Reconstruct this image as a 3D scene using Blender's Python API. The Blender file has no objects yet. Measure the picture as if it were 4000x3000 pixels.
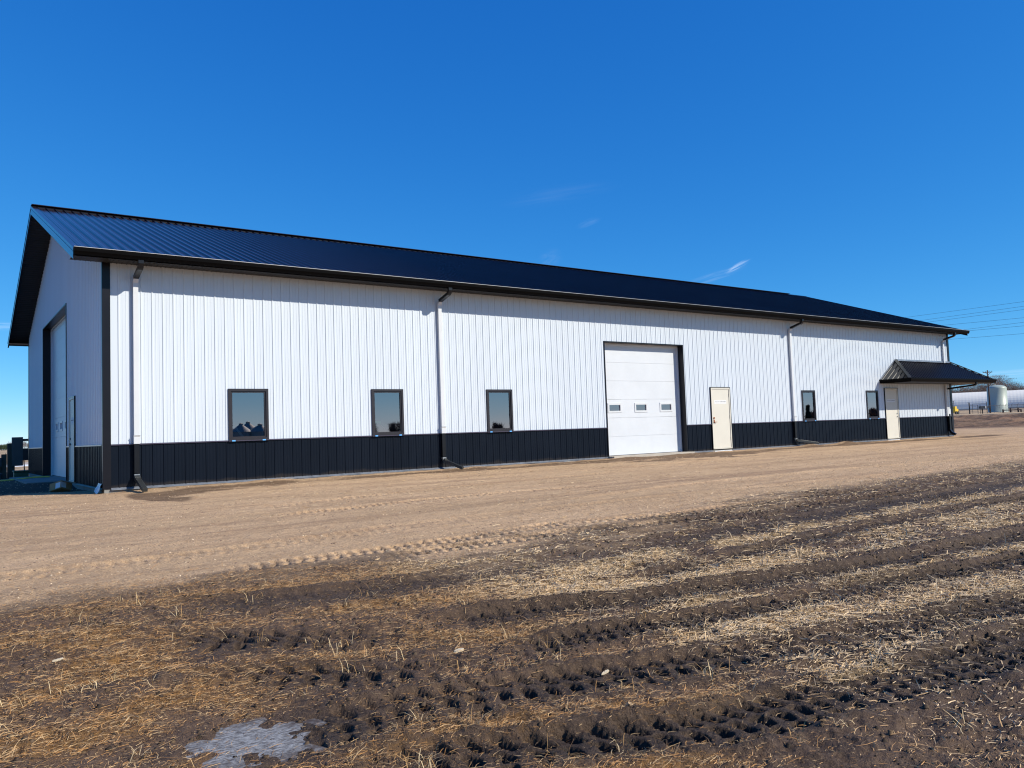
import bpy, math, random
import numpy as np
from mathutils import Vector, Matrix
rng = np.random.RandomState(7); random.seed(7)
S = bpy.context.scene; COL = S.collection
PI = math.pi

# ------------------------------------------------------------------ helpers
class MB:
    def __init__(s): s.v = []; s.f = []
    def poly(s, *pts):
        n = len(s.v); s.v += [tuple(p) for p in pts]; s.f.append(tuple(range(n, n+len(pts)))); return s
    def box(s, x0, x1, y0, y1, z0, z1):
        n = len(s.v)
        s.v += [(x0,y0,z0),(x1,y0,z0),(x1,y1,z0),(x0,y1,z0),(x0,y0,z1),(x1,y0,z1),(x1,y1,z1),(x0,y1,z1)]
        for q in ((3,2,1,0),(4,5,6,7),(0,1,5,4),(1,2,6,5),(2,3,7,6),(3,0,4,7)): s.f.append(tuple(n+i for i in q))
        return s
    def sweep(s, pts, w, h, up=(0,0,1), caps=True, hollow=False):
        """rectangular section w (side) x h (along 'up') swept along a polyline"""
        P = [Vector(p) for p in pts]; n0 = len(s.v); U = Vector(up)
        for i, p in enumerate(P):
            if i == 0: d = P[1]-P[0]
            elif i == len(P)-1: d = P[-1]-P[-2]
            else: d = (P[i+1]-P[i]).normalized()+(P[i]-P[i-1]).normalized()
            d.normalize(); side = d.cross(U)
            if side.length < 1e-4: side = Vector((1,0,0))
            side.normalize(); u2 = side.cross(d).normalized()
            k = 1.0
            for a, b in ((-1,-1),(1,-1),(1,1),(-1,1)):
                s.v.append(tuple(p+side*(a*w/2*k)+u2*(b*h/2*k)))
        for i in range(len(P)-1):
            a = n0+4*i; b = a+4
            for j in range(4): s.f.append((a+j, a+(j+1)%4, b+(j+1)%4, b+j))
        if caps:
            s.f.append((n0+3,n0+2,n0+1,n0)); e = n0+4*(len(P)-1); s.f.append((e,e+1,e+2,e+3))
        return s
    def tube(s, pts, r, n=8, r1=None):
        P = [Vector(p) for p in pts]; n0 = len(s.v)
        for i, p in enumerate(P):
            if i == 0: d = P[1]-P[0]
            elif i == len(P)-1: d = P[-1]-P[-2]
            else: d = P[i+1]-P[i-1]
            d.normalize(); a = d.cross(Vector((0,0,1)))
            if a.length < 1e-3: a = d.cross(Vector((1,0,0)))
            a.normalize(); b = a.cross(d)
            rr = r if r1 is None else r+(r1-r)*i/(len(P)-1)
            for k in range(n):
                t = 2*PI*k/n; s.v.append(tuple(p+a*(rr*math.cos(t))+b*(rr*math.sin(t))))
        for i in range(len(P)-1):
            for k in range(n):
                a = n0+i*n; s.f.append((a+k, a+(k+1)%n, a+n+(k+1)%n, a+n+k))
        s.f.append(tuple(n0+k for k in range(n))[::-1]); s.f.append(tuple(n0+(len(P)-1)*n+k for k in range(n)))
        return s
    def lathe(s, c, prof, n=32, axis='z'):
        n0 = len(s.v)
        for r, z in prof:
            for k in range(n):
                t = 2*PI*k/n
                s.v.append((c[0]+r*math.cos(t), c[1]+r*math.sin(t), c[2]+z))
        for i in range(len(prof)-1):
            for k in range(n):
                a = n0+i*n; s.f.append((a+k, a+(k+1)%n, a+n+(k+1)%n, a+n+k))
        return s
    def rib(s, a, b, side, nrm, w, h, top=.45):
        """trapezoid rib from a to b lying on a sheet"""
        a = Vector(a); b = Vector(b); sd = Vector(side)*(w/2); n = Vector(nrm)*h; st = sd*top
        e = Vector(nrm)*-.001
        n0 = len(s.v)
        for p in (a, b):
            for q in (-sd+e, -st+n, st+n, sd+e): s.v.append(tuple(p+q))
        for j in range(3): s.f.append((n0+j, n0+j+1, n0+4+j+1, n0+4+j))
        s.f.append((n0,n0+1,n0+2,n0+3)); s.f.append((n0+7,n0+6,n0+5,n0+4))
        return s
    def build(s, name, mat, parent=None, smooth=False, loc=None):
        me = bpy.data.meshes.new(name); v = s.v
        if loc is not None: v = [(a-loc[0], b-loc[1], c-loc[2]) for a, b, c in v]
        me.from_pydata(v, [], s.f)
        me.materials.append(mat); me.validate()
        if smooth: me.polygons.foreach_set('use_smooth', [True]*len(me.polygons))
        o = bpy.data.objects.new(name, me); COL.objects.link(o)
        if loc is not None: o.location = loc
        if parent is not None: o.parent = parent
        return o

def part(name, mb, mat, parent, smooth=False):
    """world-space mesh parented to a thing located anywhere (unrotated)"""
    off = Vector((0,0,0)); p = parent
    while p is not None: off += Vector(p.location); p = p.parent
    mb.v = [(a-off.x, b-off.y, c-off.z) for a, b, c in mb.v]
    return mb.build(name, mat, parent, smooth)

def tag(o, label=None, cat=None, group=None, kind=None):
    if label: o['label'] = label
    if cat: o['category'] = cat
    if group: o['group'] = group
    if kind: o['kind'] = kind
    return o
def thing(name, label, cat, loc=(0,0,0), group=None):
    o = bpy.data.objects.new(name, None); COL.objects.link(o); o.location = loc; o.empty_display_size = .3
    return tag(o, label, cat, group)

# ------------------------------------------------------------------ materials
def newmat(name):
    m = bpy.data.materials.new(name); m.use_nodes = True
    return m, m.node_tree, m.node_tree.nodes['Principled BSDF']
def N(t, typ, **kw):
    n = t.nodes.new(typ)
    for k, v in kw.items():
        if k.startswith('i_'):
            key = k[2:]; key = int(key) if key.isdigit() else key.replace('_', ' ')
            n.inputs[key].default_value = v
        else: setattr(n, k, v)
    return n
def paint(name, col, rough=.45, var=.06, scale=1.5, bump=0., bscale=60, metal=0., spec=.5, streak=(1,1,1), dirt=None, coat=0):
    m, t, b = newmat(name)
    tc = N(t, 'ShaderNodeTexCoord'); mp = N(t, 'ShaderNodeMapping'); mp.inputs['Scale'].default_value = streak
    t.links.new(tc.outputs['Object'], mp.inputs[0])
    n = N(t, 'ShaderNodeTexNoise', i_Scale=scale, i_Detail=6.0, i_Roughness=.6)
    t.links.new(mp.outputs[0], n.inputs['Vector'])
    mx = N(t, 'ShaderNodeMix', data_type='RGBA')
    c = np.array(col)
    mx.inputs['A'].default_value = (*np.clip(c*(1-var), 0, 1), 1); mx.inputs['B'].default_value = (*np.clip(c*(1+var), 0, 1), 1)
    rm = N(t, 'ShaderNodeMapRange'); rm.inputs[1].default_value = .3; rm.inputs[2].default_value = .7
    t.links.new(n.outputs[0], rm.inputs[0]); t.links.new(rm.outputs[0], mx.inputs['Factor'])
    out = mx.outputs['Result']
    if dirt:   # splashed dust near a given height (object z), irregular
        sep = N(t, 'ShaderNodeSeparateXYZ'); t.links.new(tc.outputs['Object'], sep.inputs[0])
        n2 = N(t, 'ShaderNodeTexNoise', i_Scale=2.2, i_Detail=8.0)
        t.links.new(tc.outputs['Object'], n2.inputs['Vector'])
        ad = N(t, 'ShaderNodeMath', operation='MULTIPLY_ADD'); ad.inputs[1].default_value = -dirt[1]*2.4
        t.links.new(n2.outputs[0], ad.inputs[0]); t.links.new(sep.outputs['Z'], ad.inputs[2])
        r2 = N(t, 'ShaderNodeMapRange'); r2.inputs[1].default_value = dirt[0]-dirt[1]*.9; r2.inputs[2].default_value = dirt[0]-dirt[1]*1.5
        r2.inputs[3].default_value = 0; r2.inputs[4].default_value = dirt[3]
        t.links.new(ad.outputs[0], r2.inputs[0])
        m2 = N(t, 'ShaderNodeMix', data_type='RGBA'); m2.inputs['B'].default_value = (*dirt[2], 1)
        t.links.new(out, m2.inputs['A']); t.links.new(r2.outputs[0], m2.inputs['Factor']); out = m2.outputs['Result']
    t.links.new(out, b.inputs['Base Color'])
    r3 = N(t, 'ShaderNodeMapRange'); r3.inputs[3].default_value = rough*.85; r3.inputs[4].default_value = rough*1.15
    t.links.new(n.outputs[0], r3.inputs[0]); t.links.new(r3.outputs[0], b.inputs['Roughness'])
    b.inputs['Metallic'].default_value = metal; b.inputs['Specular IOR Level'].default_value = spec
    if coat: b.inputs['Coat Weight'].default_value = coat
    if bump:
        n3 = N(t, 'ShaderNodeTexNoise', i_Scale=bscale, i_Detail=4.0); t.links.new(tc.outputs['Object'], n3.inputs['Vector'])
        bp = N(t, 'ShaderNodeBump', i_Strength=bump, i_Distance=.01); t.links.new(n3.outputs[0], bp.inputs['Height'])
        t.links.new(bp.outputs[0], b.inputs['Normal'])
    return m

M_white = paint('white_steel', (.575,.62,.68), .34, .025, 1.1, bump=.12, bscale=1.3, streak=(1,1,.15))
M_whitesh = M_white
M_black = paint('black_steel', (.003,.006,.013), .38, .15, 1.5, bump=.12, bscale=1.3, streak=(1,1,.3), spec=.14, dirt=(.07,.09,(.12,.09,.06),.14))
M_roof = paint('black_roof_steel', (.026,.018,.023), .12, .12, .6, spec=.22)
M_trim = paint('black_trim_steel', (.008,.0075,.011), .3, .12, 2, bump=.1, bscale=3, spec=.25)
M_soffit = paint('dark_soffit', (.034,.035,.037), .5, .1, 3, spec=.2)
M_gutter = paint('black_gutter', (.0025,.0022,.0025), .5, .15, 4, spec=.05)
M_lip = paint('bright_drip_edge', (.50,.48,.47), .35, .08, 8, metal=.2)
M_galv = paint('galvanised_edge', (.22,.24,.28), .3, .3, 5, metal=.4)
M_cap = paint('dark_cap_trim', (.055,.045,.075), .35, .1, 4)
M_ds_white = paint('white_downspout', (.60,.61,.63), .35, .03, 4)
M_ds_black = paint('black_downspout', (.007,.007,.009), .3, .1, 4, spec=.3)
M_ds_grey = paint('grey_ribbed_extension', (.035,.037,.037), .4, .1, 6)
M_door = paint('white_overhead_door', (.60,.62,.655), .4, .03, 2, bump=.25, bscale=90)
M_frame = paint('dark_bronze_frame', (.017,.013,.017), .35, .1, 5)
M_cream = paint('cream_door_paint', (.61,.575,.50), .45, .025, 2)
M_concrete = paint('concrete', (.22,.215,.20), .85, .2, 3, bump=.4, bscale=30)
M_slab = paint('pale_concrete', (.42,.37,.31), .85, .12, 4, bump=.4, bscale=30)
M_tape = paint('blue_tape', (.12,.42,.85), .5, .05, 9)
M_rust = paint('rusty_brass', (.38,.13,.05), .45, .5, 60, metal=.5)
M_steel = paint('brushed_steel', (.5,.5,.5), .35, .1, 20, metal=.9)
M_hinge = paint('grey_hinge', (.28,.27,.25), .4, .1, 20, metal=.3)
M_dark = paint('dark_interior', (.05,.05,.055), .8, .2, 1)
M_wood = paint('pole_wood', (.075,.05,.042), .85, .25, 4, streak=(1,1,.1))
M_wire = paint('wire', (.03,.035,.045), .5, .1, 1)
M_box_green = paint('green_pedestal', (.03,.075,.04), .5, .15, 5)
M_grey_metal = paint('grey_cabinet', (.055,.058,.06), .45, .12, 3)
M_brownpost = paint('weathered_post', (.075,.06,.045), .85, .3, 6, streak=(1,1,.2))
M_card = paint('cardboard', (.34,.21,.10), .85, .15, 6, bump=.4, bscale=25)
M_paper = paint('white_paper', (.66,.66,.66), .6, .03, 10)
M_plastic = paint('pale_blue_sheeting', (.45,.52,.60), .3, .2, 8, bump=.6, bscale=10)
M_sheet = paint('pale_foundation_sheet', (.50,.51,.54), .35, .25, 5, bump=.5, bscale=12)
M_hose = paint('yellow_hose', (.65,.50,.07), .5, .1, 6)
M_tank = paint('pale_green_tank', (.36,.40,.34), .45, .05, .4)
M_fabric = paint('white_fabric_hall', (.80,.75,.66), .6, .03, .1, streak=(1,1,.3))
M_yellow = paint('yellow_machine', (.75,.48,.03), .45, .1, 1)
M_navy = paint('dark_blue_box', (.022,.026,.04), .5, .1, 1)
M_galvbin = paint('galvanised_bin', (.30,.36,.34), .6, .1, .5, metal=.1)
M_twig = paint('bare_twigs', (.19,.13,.10), .9, .3, .08)
M_twigfar = paint('far_bare_twigs', (.17,.14,.13), .9, .2, .02)
M_green = paint('dark_evergreen', (.06,.085,.045), .9, .4, .3)
M_ink = paint('sign_ink', (.09,.09,.13), .6, .05, 9)
M_brownlid = paint('tan_bale', (.40,.24,.12), .8, .2, 9)
M_redgreen = paint('bright_green', (.05,.45,.12), .6, .2, 9)
M_rubber = paint('black_rubber', (.02,.02,.022), .6, .2, 9)

def glass(name, refl, rough, tint, bumpk=.012):
    m, t, b = newmat(name); t.nodes.remove(b); out = t.nodes['Material Output']
    g = N(t, 'ShaderNodeBsdfGlossy'); g.inputs['Color'].default_value = (.98,.86,.90,1); g.inputs['Roughness'].default_value = rough
    tr = N(t, 'ShaderNodeBsdfTransparent'); tr.inputs['Color'].default_value = (*tint, 1)
    fr = N(t, 'ShaderNodeFresnel', i_IOR=1.5); mm = N(t, 'ShaderNodeMath', operation='MULTIPLY_ADD')
    mm.inputs[1].default_value = .9; mm.inputs[2].default_value = refl; mm.use_clamp = True
    t.links.new(fr.outputs[0], mm.inputs[0])
    mx = N(t, 'ShaderNodeMixShader'); t.links.new(mm.outputs[0], mx.inputs[0]); t.links.new(tr.outputs[0], mx.inputs[1]); t.links.new(g.outputs[0], mx.inputs[2])
    tc = N(t, 'ShaderNodeTexCoord'); no = N(t, 'ShaderNodeTexNoise', i_Scale=1.6, i_Detail=1.0)
    t.links.new(tc.outputs['Object'], no.inputs['Vector'])
    bp = N(t, 'ShaderNodeBump', i_Strength=bumpk, i_Distance=.05); t.links.new(no.outputs[0], bp.inputs['Height']); t.links.new(bp.outputs[0], g.inputs['Normal'])
    t.links.new(mx.outputs[0], out.inputs['Surface'])
    return m
M_glass = glass('window_glass', .24, .0, (.5,.55,.55))

# ------------------------------------------------------------------ camera
F, CX, CY, CZ = 3145.55, -3.0122, -19.2137, .9121
r_ = Vector((.81106873,-.58388735,-.03525747)); u_ = Vector((-.00623843,-.06890503,.99760372)); f_ = Vector((.5849176,.80890522,.05952926))
cam = bpy.data.cameras.new('camera'); co = bpy.data.objects.new('camera', cam); COL.objects.link(co); S.camera = co
mw = Matrix.Identity(4)
for i in range(3): mw[i][0] = r_[i]; mw[i][1] = u_[i]; mw[i][2] = -f_[i]
mw[0][3], mw[1][3], mw[2][3] = CX, CY, CZ
co.matrix_world = mw
cam.sensor_width = 36; cam.lens = F/4000*36; cam.clip_end = 6000; cam.clip_start = .05

# ------------------------------------------------------------------ light
SUN = Vector((.67,-1,.83)).normalized()
el = math.asin(SUN.z); az = math.atan2(SUN.x, SUN.y)
w = bpy.data.worlds.new("World"); S.world = w; w.use_nodes = True; t = w.node_tree
sky = N(t, 'ShaderNodeTexSky', sky_type='NISHITA', sun_disc=False, sun_elevation=el, sun_rotation=az % (2*PI), altitude=200, air_density=.6, dust_density=0., ozone_density=4.0)
# the deep saturated blue of this sky: each channel of the Nishita sky gets its own contrast
sc0 = N(t, 'ShaderNodeSeparateColor'); t.links.new(sky.outputs[0], sc0.inputs[0]); cc0 = N(t, 'ShaderNodeCombineColor')
for k_, (pw, gn) in enumerate(((1.5,1.1),(.83,1.02),(.46,1.13))):
    a_ = N(t, 'ShaderNodeMath', operation='MULTIPLY'); a_.inputs[1].default_value = .1; t.links.new(sc0.outputs[k_], a_.inputs[0])
    p_ = N(t, 'ShaderNodeMath', operation='POWER'); p_.inputs[1].default_value = pw; t.links.new(a_.outputs[0], p_.inputs[0])
    q_ = N(t, 'ShaderNodeMath', operation='MULTIPLY'); q_.inputs[1].default_value = gn*10/1.46; t.links.new(p_.outputs[0], q_.inputs[0]); t.links.new(q_.outputs[0], cc0.inputs[k_])
bg = t.nodes['Background']; bg.inputs[1].default_value = .1
# thin wisps of cirrus fixed in the sky's own directions
tc = N(t, 'ShaderNodeTexCoord')
def wisp(d, sx, sy, rotang, strength, seed):
    """soft streaky patch round sky direction d"""
    d = Vector(d).normalized(); a = d.cross(Vector((0,0,1))).normalized(); b = a.cross(d)
    a2 = a*math.cos(rotang)+b*math.sin(rotang); b2 = -a*math.sin(rotang)+b*math.cos(rotang)
    outs = []
    for ax, sc in ((a2, sx), (b2, sy)):
        dp = N(t, 'ShaderNodeVectorMath', operation='DOT_PRODUCT'); dp.inputs[1].default_value = tuple(ax/sc)
        t.links.new(tc.outputs['Generated'], dp.inputs[0]); outs.append(dp.outputs['Value'])
    dd = N(t, 'ShaderNodeVectorMath', operation='DOT_PRODUCT'); dd.inputs[1].default_value = tuple(d); t.links.new(tc.outputs['Generated'], dd.inputs[0])
    cmb = N(t, 'ShaderNodeCombineXYZ'); t.links.new(outs[0], cmb.inputs[0]); t.links.new(outs[1], cmb.inputs[1])
    ln = N(t, 'ShaderNodeVectorMath', operation='LENGTH'); t.links.new(cmb.outputs[0], ln.inputs[0])
    nz = N(t, 'ShaderNodeTexNoise', i_Scale=1.7, i_Detail=5.0, i_Distortion=.6); ofs = N(t, 'ShaderNodeVectorMath', operation='ADD'); ofs.inputs[1].default_value = (seed,seed*2,0)
    mpx = N(t, 'ShaderNodeVectorMath', operation='MULTIPLY'); mpx.inputs[1].default_value = (.7,1.6,1)
    t.links.new(cmb.outputs[0], mpx.inputs[0]); t.links.new(mpx.outputs[0], ofs.inputs[0]); t.links.new(ofs.outputs[0], nz.inputs['Vector'])
    f1 = N(t, 'ShaderNodeMapRange', interpolation_type='SMOOTHERSTEP'); f1.inputs[1].default_value = 1.0; f1.inputs[2].default_value = 0.1
    t.links.new(ln.outputs['Value'], f1.inputs[0])
    f2 = N(t, 'ShaderNodeMapRange'); f2.inputs[1].default_value = .35; f2.inputs[2].default_value = .7; t.links.new(nz.outputs[0], f2.inputs[0])
    f3 = N(t, 'ShaderNodeMapRange'); f3.inputs[1].default_value = .5; f3.inputs[2].default_value = .8; t.links.new(dd.outputs['Value'], f3.inputs[0])
    m1 = N(t, 'ShaderNodeMath', operation='MULTIPLY'); t.links.new(f1.outputs[0], m1.inputs[0]); t.links.new(f2.outputs[0], m1.inputs[1])
    m2 = N(t, 'ShaderNodeMath', operation='MULTIPLY'); t.links.new(m1.outputs[0], m2.inputs[0]); t.links.new(f3.outputs[0], m2.inputs[1])
    m3 = N(t, 'ShaderNodeMath', operation='MULTIPLY'); t.links.new(m2.outputs[0], m3.inputs[0]); m3.inputs[1].default_value = strength
    return m3.outputs[0]
def sdir(px, py): return f_+r_*((px-2000)/F)-u_*((py-1500)/F)
cur = cc0.outputs[0]
for px, py, sx, sy, ro, st, sd in ((2880,1040,.020,.0045,.42,.55,1.3),(2300,870,.02,.006,.3,.06,4.1),(2780,1085,.05,.008,.25,.13,9.1),(2150,1010,.02,.015,.4,.05,3.3),(20,1275,.03,.006,.0,.30,6.5),(2180,760,.09,.015,.1,.03,8.2),(3950,1460,.12,.006,.03,.20,1.9)):
    fac = wisp(sdir(px,py), sx, sy, ro, st, sd)
    mx = N(t, 'ShaderNodeMix', data_type='RGBA'); mx.inputs['B'].default_value = (6.0,7.2,8.8,1)
    t.links.new(fac, mx.inputs['Factor']); t.links.new(cur, mx.inputs['A']); cur = mx.outputs['Result']
t.links.new(cur, bg.inputs[0])
sl = bpy.data.lights.new('sun', 'SUN'); sl.energy = 3.9; sl.angle = math.radians(.5); sl.color = (1,.945,.81)
so = bpy.data.objects.new('sun', sl); COL.objects.link(so); so.rotation_euler = SUN.to_track_quat('Z', 'Y').to_euler(); so.location = (30,-60,50)
S.view_settings.view_transform = 'Standard'; S.view_settings.look = 'None'; S.view_settings.exposure = .55; S.view_settings.gamma = 1
S.cycles.pixel_filter_type = 'BLACKMAN_HARRIS'; S.cycles.filter_width = 1.15; S.cycles.max_bounces = 6; S.cycles.transparent_max_bounces = 8; S.cycles.sample_clamp_indirect = 4

# ------------------------------------------------------------------ numpy noise
TAB = rng.rand(512, 512)
def vn(x, y, s=0):
    x = x+s*17.31; y = y+s*9.77
    xi = np.floor(x).astype(int); yi = np.floor(y).astype(int); fx = x-xi; fy = y-yi
    fx = fx*fx*(3-2*fx); fy = fy*fy*(3-2*fy)
    a = TAB[xi%512, yi%512]; b = TAB[(xi+1)%512, yi%512]; c = TAB[xi%512, (yi+1)%512]; d = TAB[(xi+1)%512, (yi+1)%512]
    return (a*(1-fx)+b*fx)*(1-fy)+(c*(1-fx)+d*fx)*fy
def fbm(x, y, o=4, s=0, g=.5):
    v = 0; a = 1; tot = 0
    for i in range(o): v = v+a*vn(x*2**i, y*2**i, s+i*3); tot += a; a *= g
    return v/tot
def ss(a, b, x): q = np.clip((x-a)/(b-a), 0, 1); return q*q*(3-2*q)

# ------------------------------------------------------------------ terrain
TR = [  # xs, ys, half width, rut depth, lug depth, pitch, columns of tread blocks
 ((1.6,3.2,5.5,8,12),(-5.6,-5.3,-4.95,-4.6,-4.3), .17,.006,.022,.14,2),
 ((5,9,14,20,28),(-8.6,-8.0,-7.9,-8.3,-8.9), .22,.014,.012,.15,2),
 ((10,15,20,27,36),(-3.4,-3.2,-3.6,-4.1,-4.2), .22,.014,.018,.15,2),
 ((-3,0,4,9,15),(-9.9,-9.6,-9.2,-9.3,-9.6), .25,.014,.012,.15,2),
 ((1.5,3,4.3,6,8.5),(-6.9,-6.71,-6.54,-6.56,-6.75), .17,.008,.034,.13,2),
 ((-.5,1.2,2.3,3.9,5.8,8.1,12.6,18),(-10.9,-10.86,-10.81,-10.6,-11.0,-10.8,-11.1,-10.9), .19,.010,.045,.14,2),
 ((1,2.2,3.6,5.6,9,14),(-11.35,-11.3,-11.2,-11.55,-11.5,-11.6), .20,.014,.045,.14,2),
 ((-1.9,-1.44,-.97,-.44,-.03,.57,1.28,2.27,3.56,6,9,13),(-15.3,-15.37,-15.42,-15.54,-15.63,-15.8,-15.95,-16.15,-16.44,-16.7,-16.9,-17.1), .25,.034,.060,.14,3),
 ((-1.5,-1.17,-.68,-.08,.26,.9,1.58,2.72,5),(-15.95,-16.04,-16.29,-16.55,-16.6,-16.66,-16.78,-16.85,-17.0), .24,.034,.058,.14,3),
 ((-1.75,-1.33,-1.0,-.7,-.3),(-13.3,-13.6,-13.85,-14.08,-14.3), .29,.022,.056,.14,4),
 ((-1.6,-1.28,-1.0,-.72,-.4),(-14.3,-14.54,-14.75,-14.97,-15.15), .25,.022,.056,.14,3),
 ((.0,.8,1.52,2.66,4.03,7,11,16),(-14.08,-14.2,-14.47,-14.65,-14.84,-15.0,-15.0,-14.9), .25,.050,.022,.14,3),
 ((.1,1.09,1.91,3.04,4.86,8,13),(-14.95,-15.06,-15.24,-15.31,-15.57,-15.8,-15.9), .20,.030,.048,.12,3),
 ((-1.3,-.5,.2,2,6,10,16),(-12.3,-12.6,-12.75,-12.7,-12.5,-12.4,-12.3), .32,.025,.006,.16,2),
 ((2.2,3.5,6,9,14),(-13.9,-13.75,-13.5,-13.4,-13.4), .20,.035,.028,.14,2),
 ((4,7,11,16),(-11.95,-11.9,-11.8,-11.7), .22,.025,.022,.15,2),
]
def tracks(x, y):
    dz = np.zeros_like(x); msk = np.zeros_like(x)
    w1 = fbm(x*1.3, y*1.3, 2, 40)-.5; w2 = fbm(x*6, y*6, 3, 91); w3 = fbm(x*4, y*4, 2, 95)
    for k, (xs, ys, hw, rd, ld, pt, nc) in enumerate(TR):
        yc = np.interp(x, xs, ys); tt = (y-yc)/hw
        sel = (np.abs(tt) < 1.8) & (x > xs[0]-.5) & (x < xs[-1]+.6)
        if not sel.any(): continue
        X_, Y_, T_ = x[sel], y[sel], tt[sel]+.3*w1[sel]
        fade = ss(xs[0]-.3, xs[0]+.5, X_)*(1-ss(xs[-1]-1.5, xs[-1]+.5, X_))
        fade = fade*(.55+.45*ss(.3,.5, fbm(X_*.9, Y_*.5, 3, 60+k)))
        prof = np.exp(-(T_/.92)**6)
        rim = np.exp(-((np.abs(T_)-1.15)/.22)**2)
        col = np.floor((T_+1)/2*nc); ct = (T_+1)/2*nc-col-.5
        ph = 2*PI*(X_/pt+.5*(col % 2))+ct*2.2*np.where(T_ > 0, 1, -1)+1.6*(fbm(X_*2, Y_*3, 2, 80+k)-.5)
        lug = ss(-.1, .7, np.cos(ph))*(1-ss(.26, .47, np.abs(ct))) * (np.abs(T_) < 1)
        dz[sel] += fade*(-rd*prof+rd*.6*rim*(.3+1.3*w2[sel])-1.35*ld*lug*(.45+1.1*w3[sel]))
        msk[sel] = np.maximum(msk[sel], fade*np.clip(prof+.5*rim, 0, 1)*min(1, rd/.03+.15))
    return dz, msk
def bound(x): return np.interp(x, (-6,-2.5,.35,1.5,5.45,9,18,40), (-11.3,-11.4,-11.5,-11.9,-11.4,-10.8,-10.5,-9))
def base(x, y):
    z = -.045+.029*np.clip(y, -20, 0)
    z = z-.014*np.clip(y, 0, 17)*(1-ss(36, 44, x))
    lift = ss(-3.2, -.6, x)*ss(3.6, 5.6, y)*(1-ss(11.6, 13.5, y))
    z = z*(1-lift)+lift*(-.005)
    # left end of the pad falls away from the corner
    z = z-.05*(1-ss(-.6, 2.2, x))*ss(-6, 0, y)*(1-lift)
    a = np.arctan2(x+3, y+19.2); wgt = ss(.72, .98, a)*(1-ss(2.0, 2.4, a))
    s = (x+3)*.9+(y+19.2)*.43
    rise = 1.0*ss(79, 108, s)+.45*ss(108, 230, s)+1.9*ss(230, 400, s)+.6*ss(400, 600, s)
    z = z+wgt*rise
    far = 1-wgt
    d = np.hypot(x+3, y+19)
    z = z+far*(.95*ss(120, 600, d)) - .0*d
    return z
ICE = (-1.82, -15.22)
def ground(x, y, fine=True):
    z = base(x, y)
    d = np.hypot(x-CX, y-CY)
    mud = ss(-1.4, 1.5, bound(x)-y+3.2*(fbm(x*.55, y*1.5, 6, 5, .6)-.5))
    near = 1-ss(28, 60, d)
    z = z+.030*(fbm(x*.35, y*.5, 3, 11)-.5)*near
    z = z+(1-mud)*near*(.022*(fbm(x*1.2, y*3.4, 4, 12)-.5)+.020*(fbm(x*9, y*9, 3, 13)-.5))
    dz, tm = tracks(x, y); calm = 1-.62*np.clip(tm, 0, 1)
    rid = 1-np.abs(2*fbm(x*3.2, y*4.2, 4, 14)-1)
    z = z+mud*near*calm*(.05*(fbm(x*1.1, y*1.7, 4, 15)-.5)+.05*(rid-.75)+.040*(fbm(x*11, y*11, 3, 16)-.5)+.020*(fbm(x*34, y*34, 3, 18)-.5))
    z = z+ss(72,84,d)*(1-ss(112,125,d))*.42*(fbm(x*.45, y*.9, 5, 19)-.5)*ss(.5,.9,np.arctan2(x+3, y+19.2))*(1-ss(103,107,(x+3)*.9+(y+19.2)*.43))
    z = z+dz
    # little heap of dirt pushed against the wall and beside the doors
    wallm = np.exp(-((y+.05)/.35)**2)*ss(-.2,.5,x)*(1-ss(37,37.3,x))
    z = z+wallm*(.055*(fbm(x*.8, y*0+2, 3, 21)-.45)+.02*(fbm(x*6, y*6, 3, 22)-.5))
    for hx, hy, hr, hh in ((3.6,-.35,.5,.05),(9.35,-.3,.4,.05),(25.0,-.35,.5,.10),(27.3,-.45,.55,.12),(28.5,-.4,.4,.05),(15.0,-.55,.8,.05),(17.2,-.6,.9,.05)):
        z = z+hh*np.exp(-((x-hx)**2/hr**2+(y-hy)**2/.09))
    # wet hollow that holds the frozen puddle
    ri = np.hypot((x-ICE[0])/.60, (y-ICE[1])/.60)
    k = 1-ss(.55, 1.5, ri)
    lvl = -.045+.029*ICE[1]-.055
    z = z*(1-.80*k)+.80*k*(lvl+.002+.055*(fbm(x*7, y*7, 4, 31)-.5)+.03*(ri-.5))
    return z, mud, tm

def axis(segs):
    out = []
    for a, b, st in segs: out += list(np.arange(a, b, st))
    return out
rad = [0.25]
while rad[-1] < 4500:
    q = rad[-1]
    k = .05 if q < 2.2 else (.0042 if q < 26 else (.010 if q < 140 else .05))
    rad.append(q*(1+k))
rad = np.array(rad)
a0, a1 = math.radians(-22), math.radians(92)
ang = np.concatenate([np.linspace(a0, a1, 940), np.linspace(a1, a0+2*PI, 60)[1:-1]])
na, nr = len(ang), len(rad)
A, R = np.meshgrid(ang, rad)
GX = (CX+R*np.sin(A)).ravel(); GY = (CY+R*np.cos(A)).ravel()
GZ, MUD, TM = ground(GX, GY)
co_ = np.stack([GX, GY, GZ], 1)
c0 = np.array([[CX, CY, float(ground(np.array([CX]), np.array([CY]))[0][0])]])
co_ = np.vstack([co_, c0]); nv = len(co_)
i0 = (np.arange(nr-1)[:,None]*na+np.arange(na)[None,:]).ravel(); i1 = (np.arange(nr-1)[:,None]*na+(np.arange(na)[None,:]+1)%na).ravel()
quads = np.stack([i0, i0+na, i1+na, i1], 1)
tris = [(nv-1, i, (i+1) % na) for i in range(na)]
me = bpy.data.meshes.new('ground')
nq = len(quads); nt = len(tris)
me.vertices.add(nv); me.vertices.foreach_set('co', co_.ravel().astype(np.float32))
me.loops.add(nq*4+nt*3); me.loops.foreach_set('vertex_index', np.concatenate([quads.ravel(), np.array(tris).ravel()]).astype(np.int32))
me.polygons.add(nq+nt)
me.polygons.foreach_set('loop_start', np.concatenate([np.arange(nq)*4, nq*4+np.arange(nt)*3]).astype(np.int32))
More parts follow.
